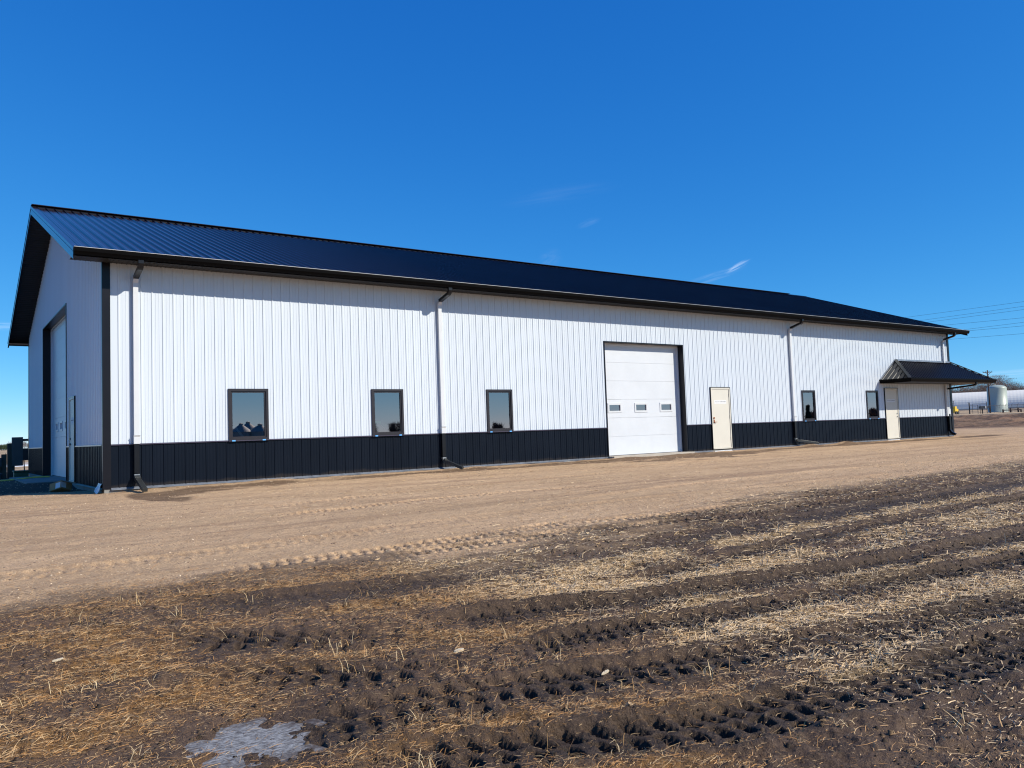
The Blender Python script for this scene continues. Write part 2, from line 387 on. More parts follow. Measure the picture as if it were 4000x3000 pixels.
me.polygons.foreach_set('use_smooth', np.ones(nq+nt, bool))
me.update(calc_edges=True); me.validate()
X, Y = co_[:,0], co_[:,1]
MUDv = np.append(MUD, 1.); TMv = np.append(TM, 0.)
def bare(x, y):
    f = 1.+0*x; wob = .3*(fbm(x*1.1, y*1.1, 3, 53)-.5)
    for px_, py_, rx_, ry_, kk in ((-.55,-12.75,.8,.42,.8),(.9,-17.2,1.6,.48,.8),(2.9,-17.45,2.2,.62,.75),(-1.9,-12.2,.6,.25,.6),(-1.0,-13.85,.75,.38,.6),(-1.0,-14.75,.6,.3,.55)):
        f = f*(1-kk*np.exp(-(((x-px_)/rx_)**2+((y-py_+wob)/ry_)**2)**2))
    return f
def straw_density(x, y, tm, mud):
    """how much dry straw lies at a place, 0..1"""
    b = .24+.0*x; wob = .22*(fbm(x*.9, y*.9, 3, 33)-.5)
    for xs, ys, hw, k in (((.9,1.22,2.42,3.83,7,12),(-14.72,-14.79,-15.0,-15.2,-15.4,-15.45),.12,.95),((.9,1.82,2.86,3.82,7,12),(-15.35,-15.55,-15.78,-16.05,-16.3,-16.5),.14,1.0),
        ((.85,1.43,1.79,3,5),(-16.33,-16.5,-16.62,-16.72,-16.85),.09,1.1),((.9,1.33,2.73,5,8,14,24),(-13.72,-13.86,-14.15,-14.2,-14.35,-14.2,-14.0),.22,1.0),((2.4,5,7.5,10.5,16,24),(-13.45,-13.6,-13.8,-13.7,-13.5,-13.2),.14,.8),
        ((1.2,3,8,14,22),(-13.15,-13.05,-12.95,-12.9,-12.8),.22,.8),((-.6,.4,1.6),(-13.1,-13.35,-13.4),.2,.5),((-.7,-.2,.5,.8),(-15.95,-16.15,-16.35,-16.4),.15,.75),((-.9,-.2,.4),(-14.9,-15.2,-15.45),.15,.5),((-.4,.0,.6),(-14.0,-14.55,-14.7),.22,.6),
        ((-2.5,-1,1,4,9,16),(-12.1,-12.0,-12.15,-12.1,-12.1,-12.0),.2,.45)):
        yy = y-np.interp(x, xs, ys)+wob; e1 = .25
        b = b+k*np.exp(-(yy/hw)**2)*ss(xs[0]-e1, xs[0]+e1, x)*(1-ss(xs[-1]-.5, xs[-1]+.6, x))
    left = 1-ss(-1.3, -.3, x+.35*(y+14.5))
    b = b+left*.42*ss(-12.2,-12.7,y)
    n = fbm(x*1.7, y*3.2, 4, 34)
    b = b*ss(.28, .62, n)*1.4
    b = b*(1-.85*np.clip(tm*1.15, 0, 1))
    b = b*bare(x, y)
    return np.clip(b, 0, 1)*mud
ST = straw_density(X, Y, TMv, MUDv)
WET = (1-ss(-.2, 1.4, X+.6*(fbm(X, Y, 3, 37)-.5)))*MUDv
d = np.hypot(X-CX, Y-CY)
# damp darker earth where roof water lands and along the wall
DAMP = np.zeros(nv)
ywc = np.interp(X, (0,.8,1.6,5,11,16,24,37), (-1.5,-2.2,-1.2,-.85,-.8,-1.0,-.9,-.9)); yw = np.interp(X, (0,.8,1.6,5,11,16,24,37), (.9,1.2,.6,.35,.35,.7,.4,.5))
DAMP = np.exp(-((Y-ywc)/yw)**2)*ss(.0,.5,X)*(1-ss(38,42,X))*(.45+.9*ss(.35,.6,fbm(X*.5,Y*2,3,41)))
gd = np.exp(-((Y+1.6)/1.0)**2)*np.exp(-((X-17.0)/3.2)**2)
DAMP = np.maximum(DAMP, MUDv*np.clip(TMv*1.2, 0, 1))
DAMP = np.clip(DAMP+gd*ss(.42,.6,fbm(X*1.3,Y*3.5,4,42))*1.3, 0, 1)
azv = np.arctan2(X+3, Y+19.2); sv = (X+3)*.9+(Y+19.2)*.43
BERM = ss(.55,.75,azv)*(1-ss(2,2.4,azv))*ss(62,74,sv+8*(fbm(X*.06,Y*.06,2,43)-.5))*(1-ss(104,107,sv))
FIELD = np.clip(ss(24,32,Y)*(1-ss(.55,.7,azv))+ss(106,108,sv)*ss(.55,.7,azv), 0, 1)
SNOW = ss(34,37,Y)*(1-ss(60,78,Y))*(1-ss(14,18,X))*ss(.50,.57,fbm(X*.28,Y*.10,3,44))
SNOW = np.clip(SNOW, 0, 1)
def attr(name, r, g, b, a):
    c = me.color_attributes.new(name, 'FLOAT_COLOR', 'POINT')
    c.data.foreach_set('color', np.stack([r, g, b, a], 1).astype(np.float32).ravel())
SHADEZ = ss(1.8,3.2,Y+1.2*(fbm(X*1.1,Y*1.1,4,47)-.5)+.0*X)*(1-ss(31,36,Y))*(1-ss(2,6,X))  # soil darkened by colour beside the gable, to deepen the building's shade
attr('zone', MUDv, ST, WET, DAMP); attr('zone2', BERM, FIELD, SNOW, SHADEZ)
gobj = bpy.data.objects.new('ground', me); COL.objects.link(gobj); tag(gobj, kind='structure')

def ground_mat():
    m, t, b = newmat('earth')
    L = t.links.new
    a1 = N(t, 'ShaderNodeAttribute', attribute_name='zone'); a2 = N(t, 'ShaderNodeAttribute', attribute_name='zone2')
    s1 = N(t, 'ShaderNodeSeparateColor'); s2 = N(t, 'ShaderNodeSeparateColor'); L(a1.outputs['Color'], s1.inputs[0]); L(a2.outputs['Color'], s2.inputs[0])
    tc = N(t, 'ShaderNodeTexCoord')
    def noise(sc, det=6, rough=.6, mp=(1,1,1), dist=0.):
        mpn = N(t, 'ShaderNodeMapping'); mpn.inputs['Scale'].default_value = mp; L(tc.outputs['Object'], mpn.inputs[0])
        n = N(t, 'ShaderNodeTexNoise', i_Scale=sc, i_Detail=float(det), i_Roughness=rough, i_Distortion=dist); L(mpn.outputs[0], n.inputs['Vector']); return n.outputs[0]
    def rng_(v, a, b_, c=0., d_=1.):
        r = N(t, 'ShaderNodeMapRange'); r.inputs[1].default_value = a; r.inputs[2].default_value = b_; r.inputs[3].default_value = c; r.inputs[4].default_value = d_; L(v, r.inputs[0]); return r.outputs[0]
    def mix(f, a, b_):
        x = N(t, 'ShaderNodeMix', data_type='RGBA')
        if isinstance(f, float): x.inputs['Factor'].default_value = f
        else: L(f, x.inputs['Factor'])
        for k, v in (('A', a), ('B', b_)):
            if isinstance(v, tuple): x.inputs[k].default_value = (*v, 1)
            else: L(v, x.inputs[k])
        return x.outputs['Result']
    def mul(a, b_):
        x = N(t, 'ShaderNodeMath', operation='MULTIPLY'); L(a, x.inputs[0])
        if isinstance(b_, float): x.inputs[1].default_value = b_
        else: L(b_, x.inputs[1])
        return x.outputs[0]
    n_big = noise(.55, 5, .6, (1,1.8,1)); n_mid = noise(4, 7, .65, (.55,1.5,1)); n_fine = noise(38, 6, .7); n_grit = noise(120, 3, .6)
    # dry packed pad
    pad = mix(rng_(n_mid, .32, .68), (.40,.265,.165), (.64,.44,.275))
    pad = mix(rng_(n_big, .35, .7, 0, .6), pad, (.70,.495,.32))
    pad = mix(rng_(n_fine, .42, .68, 0, .75), pad, (.27,.17,.10))
    pad = mix(rng_(noise(70, 4, .7, (1,1.3,1)), .56, .66, 0, .8), pad, (.80,.60,.38))
    pad = mix(rng_(noise(2.6, 8, .75, (.25,1.6,1)), .56, .70, 0, .7), pad, (.25,.16,.10))
    pad = mix(rng_(noise(1.1, 7, .7, (.10,1.5,1)), .50, .64, 0, .75), pad, (.30,.195,.125))
    pad = mix(rng_(noise(12, 6, .8, (.6,1.5,1)), .60, .70, 0, .8), pad, (.16,.10,.065))
    pad = mix(rng_(noise(.35, 6, .65, (.35,1.4,1)), .45, .62, 0, .45), pad, (.40,.275,.165))
    vo = N(t, 'ShaderNodeTexVoronoi', i_Scale=36.0); L(tc.outputs['Object'], vo.inputs['Vector'])
    sc_ = N(t, 'ShaderNodeSeparateColor'); L(vo.outputs['Color'], sc_.inputs[0])
    chip = mul(rng_(vo.outputs['Distance'], .33, .22), rng_(sc_.outputs[0], .72, .76))
    pad = mix(mul(chip, .85), pad, mix(sc_.outputs[1], (.70,.54,.35), (.46,.34,.24)))
    vo2 = N(t, 'ShaderNodeTexVoronoi', i_Scale=21.0); L(tc.outputs['Object'], vo2.inputs['Vector']); sc2 = N(t, 'ShaderNodeSeparateColor'); L(vo2.outputs['Color'], sc2.inputs[0])
    pad = mix(mul(rng_(vo2.outputs['Distance'], .30, .2), rng_(sc2.outputs[0], .85, .88)), pad, (.17,.12,.085))
    pm_ = N(t, 'ShaderNodeVectorMath', operation='MULTIPLY'); L(pad, pm_.inputs[0]); pm_.inputs[1].default_value = (1.08,1.03,.95); pad = pm_.outputs[0]
    dampc = mix(rng_(n_mid, .3, .7), (.12,.072,.042), (.24,.15,.085))
    damp = mul(a1.outputs['Alpha'], 1.0)
    dn = N(t, 'ShaderNodeMath', operation='MULTIPLY_ADD'); L(n_mid, dn.inputs[0]); dn.inputs[1].default_value = .9; L(damp, dn.inputs[2])
    pad = mix(rng_(dn.outputs[0], .72, 1.05), pad, dampc)
    # dark mud
    mudc = mix(rng_(n_mid, .3, .7), (.052,.031,.020), (.130,.080,.050))
    mudc = mix(rng_(n_fine, .48, .72, 0, .7), mudc, (.19,.122,.075))
    mudc = mix(mul(rng_(n_big, .4, .62), .45), mudc, (.19,.115,.068))
    # fibre mat of trodden straw worked into the mud
    st1 = noise(26, 5, .75, (.35,1.6,1), 1.2); st2 = noise(30, 5, .75, (1.5,.45,1), 1.4)
    mxn = N(t, 'ShaderNodeMath', operation='MAXIMUM'); L(st1, mxn.inputs[0]); L(st2, mxn.inputs[1])
    fib = N(t, 'ShaderNodeMath', operation='MULTIPLY_ADD'); L(s1.outputs['Green'], fib.inputs[0]); fib.inputs[1].default_value = .34; L(mxn.outputs[0], fib.inputs[2])
    strawc = mix(rng_(n_fine, .35, .65), (.56,.39,.20), (.24,.155,.075)); wetc = mix(rng_(n_fine, .35, .65), (.36,.185,.055), (.10,.052,.021))
    strawc = mix(s1.outputs['Blue'], strawc, wetc)
    mudc = mix(rng_(fib.outputs[0], .70, .86, 0, .85), mudc, strawc)
    mudf = N(t, 'ShaderNodeMath', operation='MULTIPLY_ADD'); L(n_mid, mudf.inputs[0]); mudf.inputs[1].default_value = .8; mudf.inputs[2].default_value = -.4
    ad = N(t, 'ShaderNodeMath', operation='ADD'); L(mudf.outputs[0], ad.inputs[0]); L(s1.outputs['Red'], ad.inputs[1])
    brown = mix(rng_(n_fine, .35, .65), (.12,.078,.048), (.30,.20,.12)); brown = mix(rng_(fib.outputs[0], .62, .78, 0, .7), brown, (.46,.32,.17))
    ad2 = N(t, 'ShaderNodeMath', operation='MULTIPLY_ADD'); L(n_fine, ad2.inputs[0]); ad2.inputs[1].default_value = 1.5; L(ad.outputs[0], ad2.inputs[2])
    col = mix(rng_(ad2.outputs[0], .88, 1.08), pad, brown)
    col = mix(rng_(ad2.outputs[0], 1.22, 1.5), col, mudc)
    col = mix(mul(a1.outputs['Alpha'], s1.outputs['Red']), col, mix(rng_(n_fine, .40, .72), (.032,.021,.0155), (.115,.076,.050)))
    # ploughed bank on the right, fields behind
    bn = noise(.55, 8, .85, (.45,1.3,1)); berm = mix(rng_(bn, .45, .57), (.040,.021,.013), (.26,.145,.078)); berm = mix(rng_(noise(.25, 4, .6), .4, .65, 0, .5), berm, (.30,.19,.11))
    col = mix(s2.outputs['Red'], col, berm)
    fn = noise(.09, 5, .6, (.5,2.2,1)); field = mix(rng_(fn, .35, .65), (.25,.165,.095), (.55,.40,.24))
    col = mix(s2.outputs['Green'], col, field)
    col = mix(a2.outputs['Alpha'], col, mix(rng_(n_fine, .35, .7), (.045,.036,.028), (.11,.085,.062)))  # dark soil tone that adds painted shade beside the gable
    col = mix(s2.outputs['Blue'], col, (.78,.80,.84))
    L(col, b.inputs['Base Color'])
    rr = rng_(s1.outputs['Red'], 0, 1, .9, .72); L(rr, b.inputs['Roughness']); b.inputs['Specular IOR Level'].default_value = .25
    hh = N(t, 'ShaderNodeMath', operation='ADD'); L(n_fine, hh.inputs[0]); L(mul(n_grit, .5), hh.inputs[1])
    h2 = N(t, 'ShaderNodeMath', operation='MULTIPLY_ADD'); L(noise(17, 6, .75), h2.inputs[0]); h2.inputs[1].default_value = 1.2; L(hh.outputs[0], h2.inputs[2])
    bp = N(t, 'ShaderNodeBump', i_Strength=.85, i_Distance=.022); L(h2.outputs[0], bp.inputs['Height']); L(bp.outputs[0], b.inputs['Normal'])
    return m
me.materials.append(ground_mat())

def gz(x, y): return float(ground(np.array([float(x)]), np.array([float(y)]))[0][0])

# ------------------------------------------------------------------ scattered straw and stones (uncountable)
def scatter_mesh(name, V, Fq, cols, mat, label, cat):
    me = bpy.data.meshes.new(name); nvv = len(V); nf = len(Fq); k = Fq.shape[1]
    me.vertices.add(nvv); me.vertices.foreach_set('co', V.astype(np.float32).ravel())
    me.loops.add(nf*k); me.loops.foreach_set('vertex_index', Fq.astype(np.int32).ravel())
    me.polygons.add(nf); me.polygons.foreach_set('loop_start', (np.arange(nf)*k).astype(np.int32))
    me.update(calc_edges=True)
    c = me.color_attributes.new('tint', 'FLOAT_COLOR', 'POINT'); c.data.foreach_set('color', np.hstack([cols, np.ones((nvv,1))]).astype(np.float32).ravel())
    me.materials.append(mat); o = bpy.data.objects.new(name, me); COL.objects.link(o)
    return tag(o, label, cat, kind='stuff')
def tint_mat(name, rough=.7, spec=.3, translu=False):
    m, t, b = newmat(name); a = N(t, 'ShaderNodeAttribute', attribute_name='tint')
    tc = N(t, 'ShaderNodeTexCoord'); n = N(t, 'ShaderNodeTexNoise', i_Scale=90.0, i_Detail=2.0); t.links.new(tc.outputs['Object'], n.inputs['Vector'])
    r = N(t, 'ShaderNodeMapRange'); r.inputs[3].default_value = .75; r.inputs[4].default_value = 1.2; t.links.new(n.outputs[0], r.inputs[0])
    v = N(t, 'ShaderNodeVectorMath', operation='SCALE'); t.links.new(a.outputs['Color'], v.inputs[0]); t.links.new(r.outputs[0], v.inputs['Scale'])
    t.links.new(v.outputs[0], b.inputs['Base Color']); b.inputs['Roughness'].default_value = rough; b.inputs['Specular IOR Level'].default_value = spec
    return m
M_straw = tint_mat('straw_tint'); M_stone = tint_mat('stone_tint', .85, .2)

def straw(name, n_near, n_far, lk, wk, label, cat, pd):
    xs = []; ys = []; sc = []
    for n, r0, r1 in ((n_near, 2.6, 8.5), (n_far, 8.5, 27)):
        a = rng.uniform(math.radians(-14), math.radians(84), n); rr = np.sqrt(rng.uniform(r0**2, r1**2, n))
        xs.append(CX+rr*np.sin(a)); ys.append(CY+rr*np.cos(a)); sc.append(np.full(n, 1.0 if r0 < 5 else 1.45))
    x = np.concatenate(xs); y = np.concatenate(ys); sc = np.concatenate(sc)
    z, mud, tm = ground(x, y)
    dens = straw_density(x, y, tm, mud)
    left = 1-ss(.2, 1.4, x)
    edge = ss(1.9,.2,y-bound(x)) if False else (1-ss(.0,2.2,y-bound(x)))
    dens = np.clip(dens*(1.15 if pd < .2 else .8)+pd*mud+pd*.6*edge*(.3+ss(.4,.7,fbm(x*2,y*4,3,49)))+.012, 0, 1)
    ri = np.hypot((x-ICE[0])/.42, (y-ICE[1])/.42); dens = dens*(.35+.65*ss(.7, 1.2, ri))*(1-.68*np.clip(tm, 0, 1))*(.25+.75*bare(x, y))
    keep = rng.rand(len(x)) < dens
    x, y, z, sc, mud, tm, left = [q[keep] for q in (x, y, z, sc, mud, tm, left)]
    n = len(x)
    th = rng.normal(0, .7, n)+.1; th = np.where(rng.rand(n) < .38, rng.uniform(0, PI, n), th)
    ln = rng.gamma(3.0, .0145, n)*sc*(1-.25*left)+.014; ln = np.clip(ln, .012, .16)*lk; wd = rng.uniform(.0020, .0052, n)*sc*(.8+.4*(1-left)); wd = wd*(1-.35*left)*wk
    tilt = np.abs(rng.normal(0, .16, n)); up = rng.rand(n) < .035; tilt[up] = rng.uniform(.5, 1.35, up.sum()); ln[up] = ln[up]*1.25
    bend = rng.normal(0, .35, n)
    dx, dy = np.cos(th), np.sin(th); px, py = -dy, dx
    h = rng.uniform(.001, .012, n)
    P0 = np.stack([x, y, z+h], 1)
    D1 = np.stack([dx*np.cos(tilt), dy*np.cos(tilt), np.sin(tilt)], 1)
    th2 = th+bend; tl2 = tilt*.3-rng.uniform(0,.12,n)
    D2 = np.stack([np.cos(th2)*np.cos(tl2), np.sin(th2)*np.cos(tl2), np.sin(tl2)], 1)
    Pm = P0+D1*(ln*.5)[:,None]; Pe = Pm+D2*(ln*.5)[:,None]
    rollv = rng.uniform(-.9, .9, n); W = np.stack([px*np.cos(rollv), py*np.cos(rollv), np.sin(rollv)], 1)*(wd/2)[:,None]
    V = np.stack([P0-W, P0+W, Pm-W, Pm+W, Pe-W*.6, Pe+W*.6], 1).reshape(-1, 3)
    b0 = np.arange(n)*6
    Fq = np.concatenate([np.stack([b0, b0+1, b0+3, b0+2], 1), np.stack([b0+2, b0+3, b0+5, b0+4], 1)])
    pale = np.array([.77,.56,.33]); mid = np.array([.56,.36,.17]); org = np.array([.52,.245,.070]); dk = np.array([.15,.075,.03]); grey = np.array([.40,.31,.22])
    u = rng.rand(n)[:,None]; L_ = (left*rng.uniform(.6,1,n))[:,None]
    dry = np.where(u < .55, pale, np.where(u < .85, mid, grey)); wet = np.where(u < .26, mid*1.15, np.where(u < .72, org, dk))
    c = dry*(1-L_)+wet*L_
    c = c*rng.uniform(.75, 1.12, n)[:,None]*(1-.45*np.clip(tm, 0, 1))[:,None]
    return scatter_mesh(name, V, Fq, np.repeat(c, 6, 0), M_straw, label, cat)
straw('straw', 230000, 400000, 1.0, 1.0, 'loose chopped straw lying over the dark mud in the foreground', 'straw', .10)
straw('chaff', 260000, 260000, .38, .85, 'short broken chaff trodden into the mud and along the edge of the yard', 'chaff', .38)

def tufts(n):
    r = np.random.RandomState(21); V = []; Fq = []; C = []
    for _ in range(n):
        a = r.uniform(math.radians(-12), math.radians(80)); q = math.sqrt(r.uniform(9, 90)); cx, cy = CX+q*math.sin(a), CY+q*math.cos(a)
        if cy > -11.6: continue
        left = cx < .6
        for _ in range(r.randint(9, 26)):
            x = cx+r.normal()*.045; y = cy+r.normal()*.035; z = gz(x, y)-.004; th = r.uniform(0, 2*PI); ti = r.uniform(.15, 1.35); l = r.uniform(.03, .11); w_ = r.uniform(.0018, .0038)
            p0 = np.array([x, y, z]); d1 = np.array([math.cos(th)*math.cos(ti), math.sin(th)*math.cos(ti), math.sin(ti)]); p1 = p0+d1*l*.6
            t2 = ti-r.uniform(.2, 1.1); th2 = th+r.normal()*.3; p2 = p1+np.array([math.cos(th2)*math.cos(t2), math.sin(th2)*math.cos(t2), math.sin(t2)])*l*.5
            sd = np.array([-math.sin(th), math.cos(th), 0])*w_/2; b0 = len(V)
            V += [p0-sd, p0+sd, p1-sd, p1+sd, p2-sd*.5, p2+sd*.5]; Fq += [(b0,b0+1,b0+3,b0+2),(b0+2,b0+3,b0+5,b0+4)]
            c = np.array([.78,.58,.32] if r.rand() < (.45 if left else .75) else [.50,.29,.11])*r.uniform(.75,1.1); C += [c]*6
    scatter_mesh('stubble_tufts', np.array(V), np.array(Fq), np.array(C), M_straw, 'small rooted tufts of bent pale stubble standing out of the mud', 'stubble')
tufts(150)
def stones(name, n, amin, amax, r0, r1, s0, s1, zone, cols, label, cat, flat=.55):
    a = rng.uniform(math.radians(amin), math.radians(amax), n); rr = np.sqrt(rng.uniform(r0**2, r1**2, n))
    x = CX+rr*np.sin(a); y = CY+rr*np.cos(a)
    z, mud, tm = ground(x, y)
    ok = ((mud < .5) if zone == 'pad' else (mud > .5)) & ~((x > -.02) & (x < 37.3) & (y > -.08))
    ok &= rng.rand(n) < ss(.35, .6, fbm(x*.7, y*1.5, 3, 71))*.8+.2
    x, y, z = x[ok], y[ok], z[ok]; n = len(x)
    s = s0+(s1-s0)*rng.rand(n)**3; rot = rng.uniform(0, 2*PI, n)
    # eight cornered lump
    cor = []
    for k in range(5):
        t_ = rot+2*PI*k/5; rr2 = s*rng.uniform(.7, 1.15, n)
        cor.append(np.stack([x+rr2*np.cos(t_)*1.2, y+rr2*np.sin(t_), z-.3*s+0*x], 1))
    for k in range(5):
        t_ = rot+2*PI*k/5+.3; rr2 = s*rng.uniform(.35, .75, n)
        cor.append(np.stack([x+rr2*np.cos(t_)*1.2, y+rr2*np.sin(t_), z+s*flat*rng.uniform(.6, 1.1, n)], 1))
    V = np.stack(cor, 1).reshape(-1, 3); b0 = np.arange(n)*10
    fs = [np.stack([b0+k, b0+(k+1)%5, b0+5+(k+1)%5, b0+5+k], 1) for k in range(5)]
    fs += [np.stack([b0+5, b0+6, b0+7, b0+8], 1), np.stack([b0+5, b0+8, b0+9, b0+9], 1)[:, :4]]
    Fq = np.concatenate(fs[:6])
    # close the last sliver of the top with a quad that reuses two corners
    Fq = np.concatenate([Fq, np.stack([b0+8, b0+9, b0+5, b0+8], 1)[:0]])
    c = np.array(cols)[rng.randint(0, len(cols), n)]*rng.uniform(.8, 1.2, n)[:,None]
    return scatter_mesh(name, V, Fq, np.repeat(c, 10, 0), M_stone, label, cat)
stones('gravel', 90000, -14, 84, 7.5, 34, .004, .015, 'pad', [(.62,.46,.30),(.50,.36,.22),(.38,.27,.19),(.20,.13,.09),(.68,.52,.35),(.25,.17,.12)], 'pale grit and small stones pressed into the tan earth of the yard', 'gravel')
stones('mud_clods', 85000, -14, 84, 2.6, 16, .003, .017, 'mud', [(.06,.040,.028),(.085,.058,.038),(.035,.025,.018),(.12,.078,.045)], 'crumbled dark lumps of mud along the wheel ruts', 'mud clods', .8)

# frozen puddle
lv = -.045+.029*ICE[1]-.055+.010
mb = MB(); n0 = 40
ring = [(ICE[0]+.05+(.40+.10*math.sin(3*q)+.06*math.sin(7*q+1)+.03*math.sin(13*q))*math.cos(q)*.95, ICE[1]+(.46+.10*math.sin(3*q)+.06*math.sin(7*q+1)+.03*math.sin(13*q))*math.sin(q), lv) for q in [2*PI*i/n0 for i in range(n0)]]
mb.poly(*ring)
m, t, b = newmat('frost_ice'); tc2 = N(t, 'ShaderNodeTexCoord')
vo = N(t, 'ShaderNodeTexNoise', i_Scale=45.0, i_Detail=7.0, i_Roughness=.7); mp = N(t, 'ShaderNodeMapping'); mp.inputs['Scale'].default_value = (.5,1.5,1); t.links.new(tc2.outputs['Object'], mp.inputs[0]); t.links.new(mp.outputs[0], vo.inputs['Vector'])
cr = N(t, 'ShaderNodeMapRange'); cr.inputs[1].default_value = .40; cr.inputs[2].default_value = .60; t.links.new(vo.outputs[0], cr.inputs[0])
mx = N(t, 'ShaderNodeMix', data_type='RGBA'); mx.inputs['A'].default_value = (.085,.075,.07,1); mx.inputs['B'].default_value = (.36,.355,.35,1); t.links.new(cr.outputs[0], mx.inputs['Factor'])
dst = N(t, 'ShaderNodeVectorMath', operation='DISTANCE'); dst.inputs[1].default_value = (ICE[0]+.05, ICE[1], lv); t.links.new(tc2.outputs['Object'], dst.inputs[0])
nb = N(t, 'ShaderNodeTexNoise', i_Scale=11.0, i_Detail=8.0, i_Roughness=.75); t.links.new(tc2.outputs['Object'], nb.inputs['Vector'])
ed_ = N(t, 'ShaderNodeMath', operation='MULTIPLY_ADD'); t.links.new(nb.outputs[0], ed_.inputs[0]); ed_.inputs[1].default_value = .75; t.links.new(dst.outputs['Value'], ed_.inputs[2])
er = N(t, 'ShaderNodeMapRange'); er.inputs[1].default_value = .58; er.inputs[2].default_value = .78; t.links.new(ed_.outputs[0], er.inputs[0])
mx2 = N(t, 'ShaderNodeMix', data_type='RGBA'); mx2.inputs['B'].default_value = (.085,.062,.048,1); t.links.new(mx.outputs['Result'], mx2.inputs['A']); t.links.new(er.outputs[0], mx2.inputs['Factor'])
t.links.new(mx2.outputs['Result'], b.inputs['Base Color']); b.inputs['Roughness'].default_value = .45; b.inputs['Specular IOR Level'].default_value = .3
bp = N(t, 'ShaderNodeBump', i_Strength=.7, i_Distance=.01); t.links.new(vo.outputs[0], bp.inputs['Height']); t.links.new(bp.outputs[0], b.inputs['Normal'])
o = mb.build('ice_patch', m); tag(o, 'thin grey frosted ice over a shallow puddle in the mud', 'ice', kind='structure')

# ------------------------------------------------------------------ the big steel building
H, LN, WD, HW = 5.011, 37.17, 16.23, .935
OV = .62; SL = .3505; RY = WD/2
def roofz(y): return 5.03+SL*((y+OV) if y <= RY else (WD+OV-y))
RZ = roofz(RY); X0, X1 = -.64, LN+.68
B = thing('metal_building', 'long white steel shed with black wainscot and black ribbed metal roof', 'building', (0,0,0))

def walls(plane, u0, u1, z0, z1f, openings, mat, name, ribs, phase, breaks=()):
    """sheet with holes plus major and minor ribs. plane: function (u, z, out) -> point"""
    mb = MB()
    us = sorted(set([u0, u1]+[o[0] for o in openings]+[o[1] for o in openings]+list(breaks))); us = [q for q in us if u0 <= q <= u1]
    for a, b_ in zip(us[:-1], us[1:]):
        mid = (a+b_)/2; cuts = sorted([(o[2], o[3]) for o in openings if o[0] < mid < o[1]])
        z = z0; segs = []
        for c, d_ in cuts:
            if c > z: segs.append((z, c, False))
            z = max(z, d_)
        segs.append((z, None, True))
        for s0, s1, top in segs:
            ta = z1f(a) if top else s1; tb = z1f(b_) if top else s1
            if min(ta, tb) <= s0: continue
            mb.poly(plane(a, s0, 0), plane(b_, s0, 0), plane(b_, tb, 0), plane(a, ta, 0))
    su = Vector(plane(1, 0, 0))-Vector(plane(0, 0, 0)); nn = Vector(plane(0, 0, 1))-Vector(plane(0, 0, 0))
    k = 0; u = phase
    while u < u0: u += .2286
    while u < u1-.02:
        for du, wd, hh in ((0, .046, .0145), (.078, .02, .004), (.150, .02, .004)):
            uu = u+du
            if uu > u1-.03 or (du and not ribs): continue
            cuts = sorted([(o[2], o[3]) for o in openings if o[0]-.012 < uu < o[1]+.012]); z = z0
            for c, d_ in cuts+[(z1f(uu), 99)]:
                if c-z > .02: mb.rib(plane(uu, z, 0), plane(uu, c, 0), su, nn, wd, hh)
                z = max(z, d_)
        u += .2286
    return part(name, mb, mat, B)
fp = lambda u, z, o: (u, -o, z)                     # front wall, facing -y
gp = lambda u, z, o: (-o, u, z)                     # near gable, facing -x
WIN = [(2.643,3.591),(6.323,7.253),(9.944,10.857),(25.055,25.941),(29.682,30.604)]
GD = (14.60,18.265,-.05,3.712)
D1 = (19.62,20.655,.045,2.245); D2 = (31.15,32.205,.03,2.257)
front_open = [(a, b, .93, 2.163) for a, b in WIN]+[GD, D1, D2]
walls(fp, .135, LN-.135, HW, lambda u: H-.06, front_open, M_white, 'siding', True, .0803+.0)
for q0, q1 in ((.135, GD[0]), (GD[1], D1[0]), (D1[1], D2[0]), (D2[1], LN-.135)): walls(fp, q0, q1, .012, lambda u: HW-.0, [], M_black, 'wainscot', True, .0803)
GG = (5.77,11.37,-.05,4.86); GM = (4.10,5.075,.03,2.215)
walls(gp, .02, WD-.02, HW, lambda u: roofz(u)-.16, [GG, GM], M_white, 'siding', True, .10, breaks=(RY,))
for q0, q1 in ((.02, GM[0]), (GM[1], GG[0]), (GG[1], WD-.02)): walls(gp, q0, q1, .012, lambda u: HW, [], M_black, 'wainscot', True, .10)
# hidden back wall and far gable
walls(lambda u, z, o: (LN+o, u, z), .02, WD-.02, HW, lambda u: roofz(u)-.16, [], M_white, 'siding', False, .1, breaks=(RY,))
walls(lambda u, z, o: (LN+o, u, z), .02, WD-.02, .012, lambda u: HW, [], M_black, 'wainscot', False, .1)
walls(lambda u, z, o: (u, WD+o, z), .02, LN-.02, HW, lambda u: H-.06, [], M_white, 'siding', False, .08)
walls(lambda u, z, o: (u, WD+o, z), .02, LN-.02, .012, lambda u: HW, [], M_black, 'wainscot', False, .08)
# corner trims (L sections)
for cx, cy, sx, sy in ((0,0,-1,-1),(LN,0,1,-1),(0,WD,-1,1),(LN,WD,1,1)):
    mb = MB(); zt = H-.07; e = .024
    w1 = .14 if cy == 0 and cx == 0 else (.14 if cy == 0 else .10)
    ya, yb = sorted((cy+sy*e, cy+sy*(e-.0)-sy*0)); 
    mb.box(*sorted((cx+sx*e, cx-sx*w1)), *sorted((cy+sy*e, cy-sy*.004)), 0.0, zt)
    w2 = .07 if cx == 0 else .12
    mb.box(*sorted((cx+sx*(e-.001), cx-sx*.004)), *sorted((cy-sy*.005, cy-sy*w2)), 0.0, zt-.002)
    part('corner_trim', mb, M_trim, B)
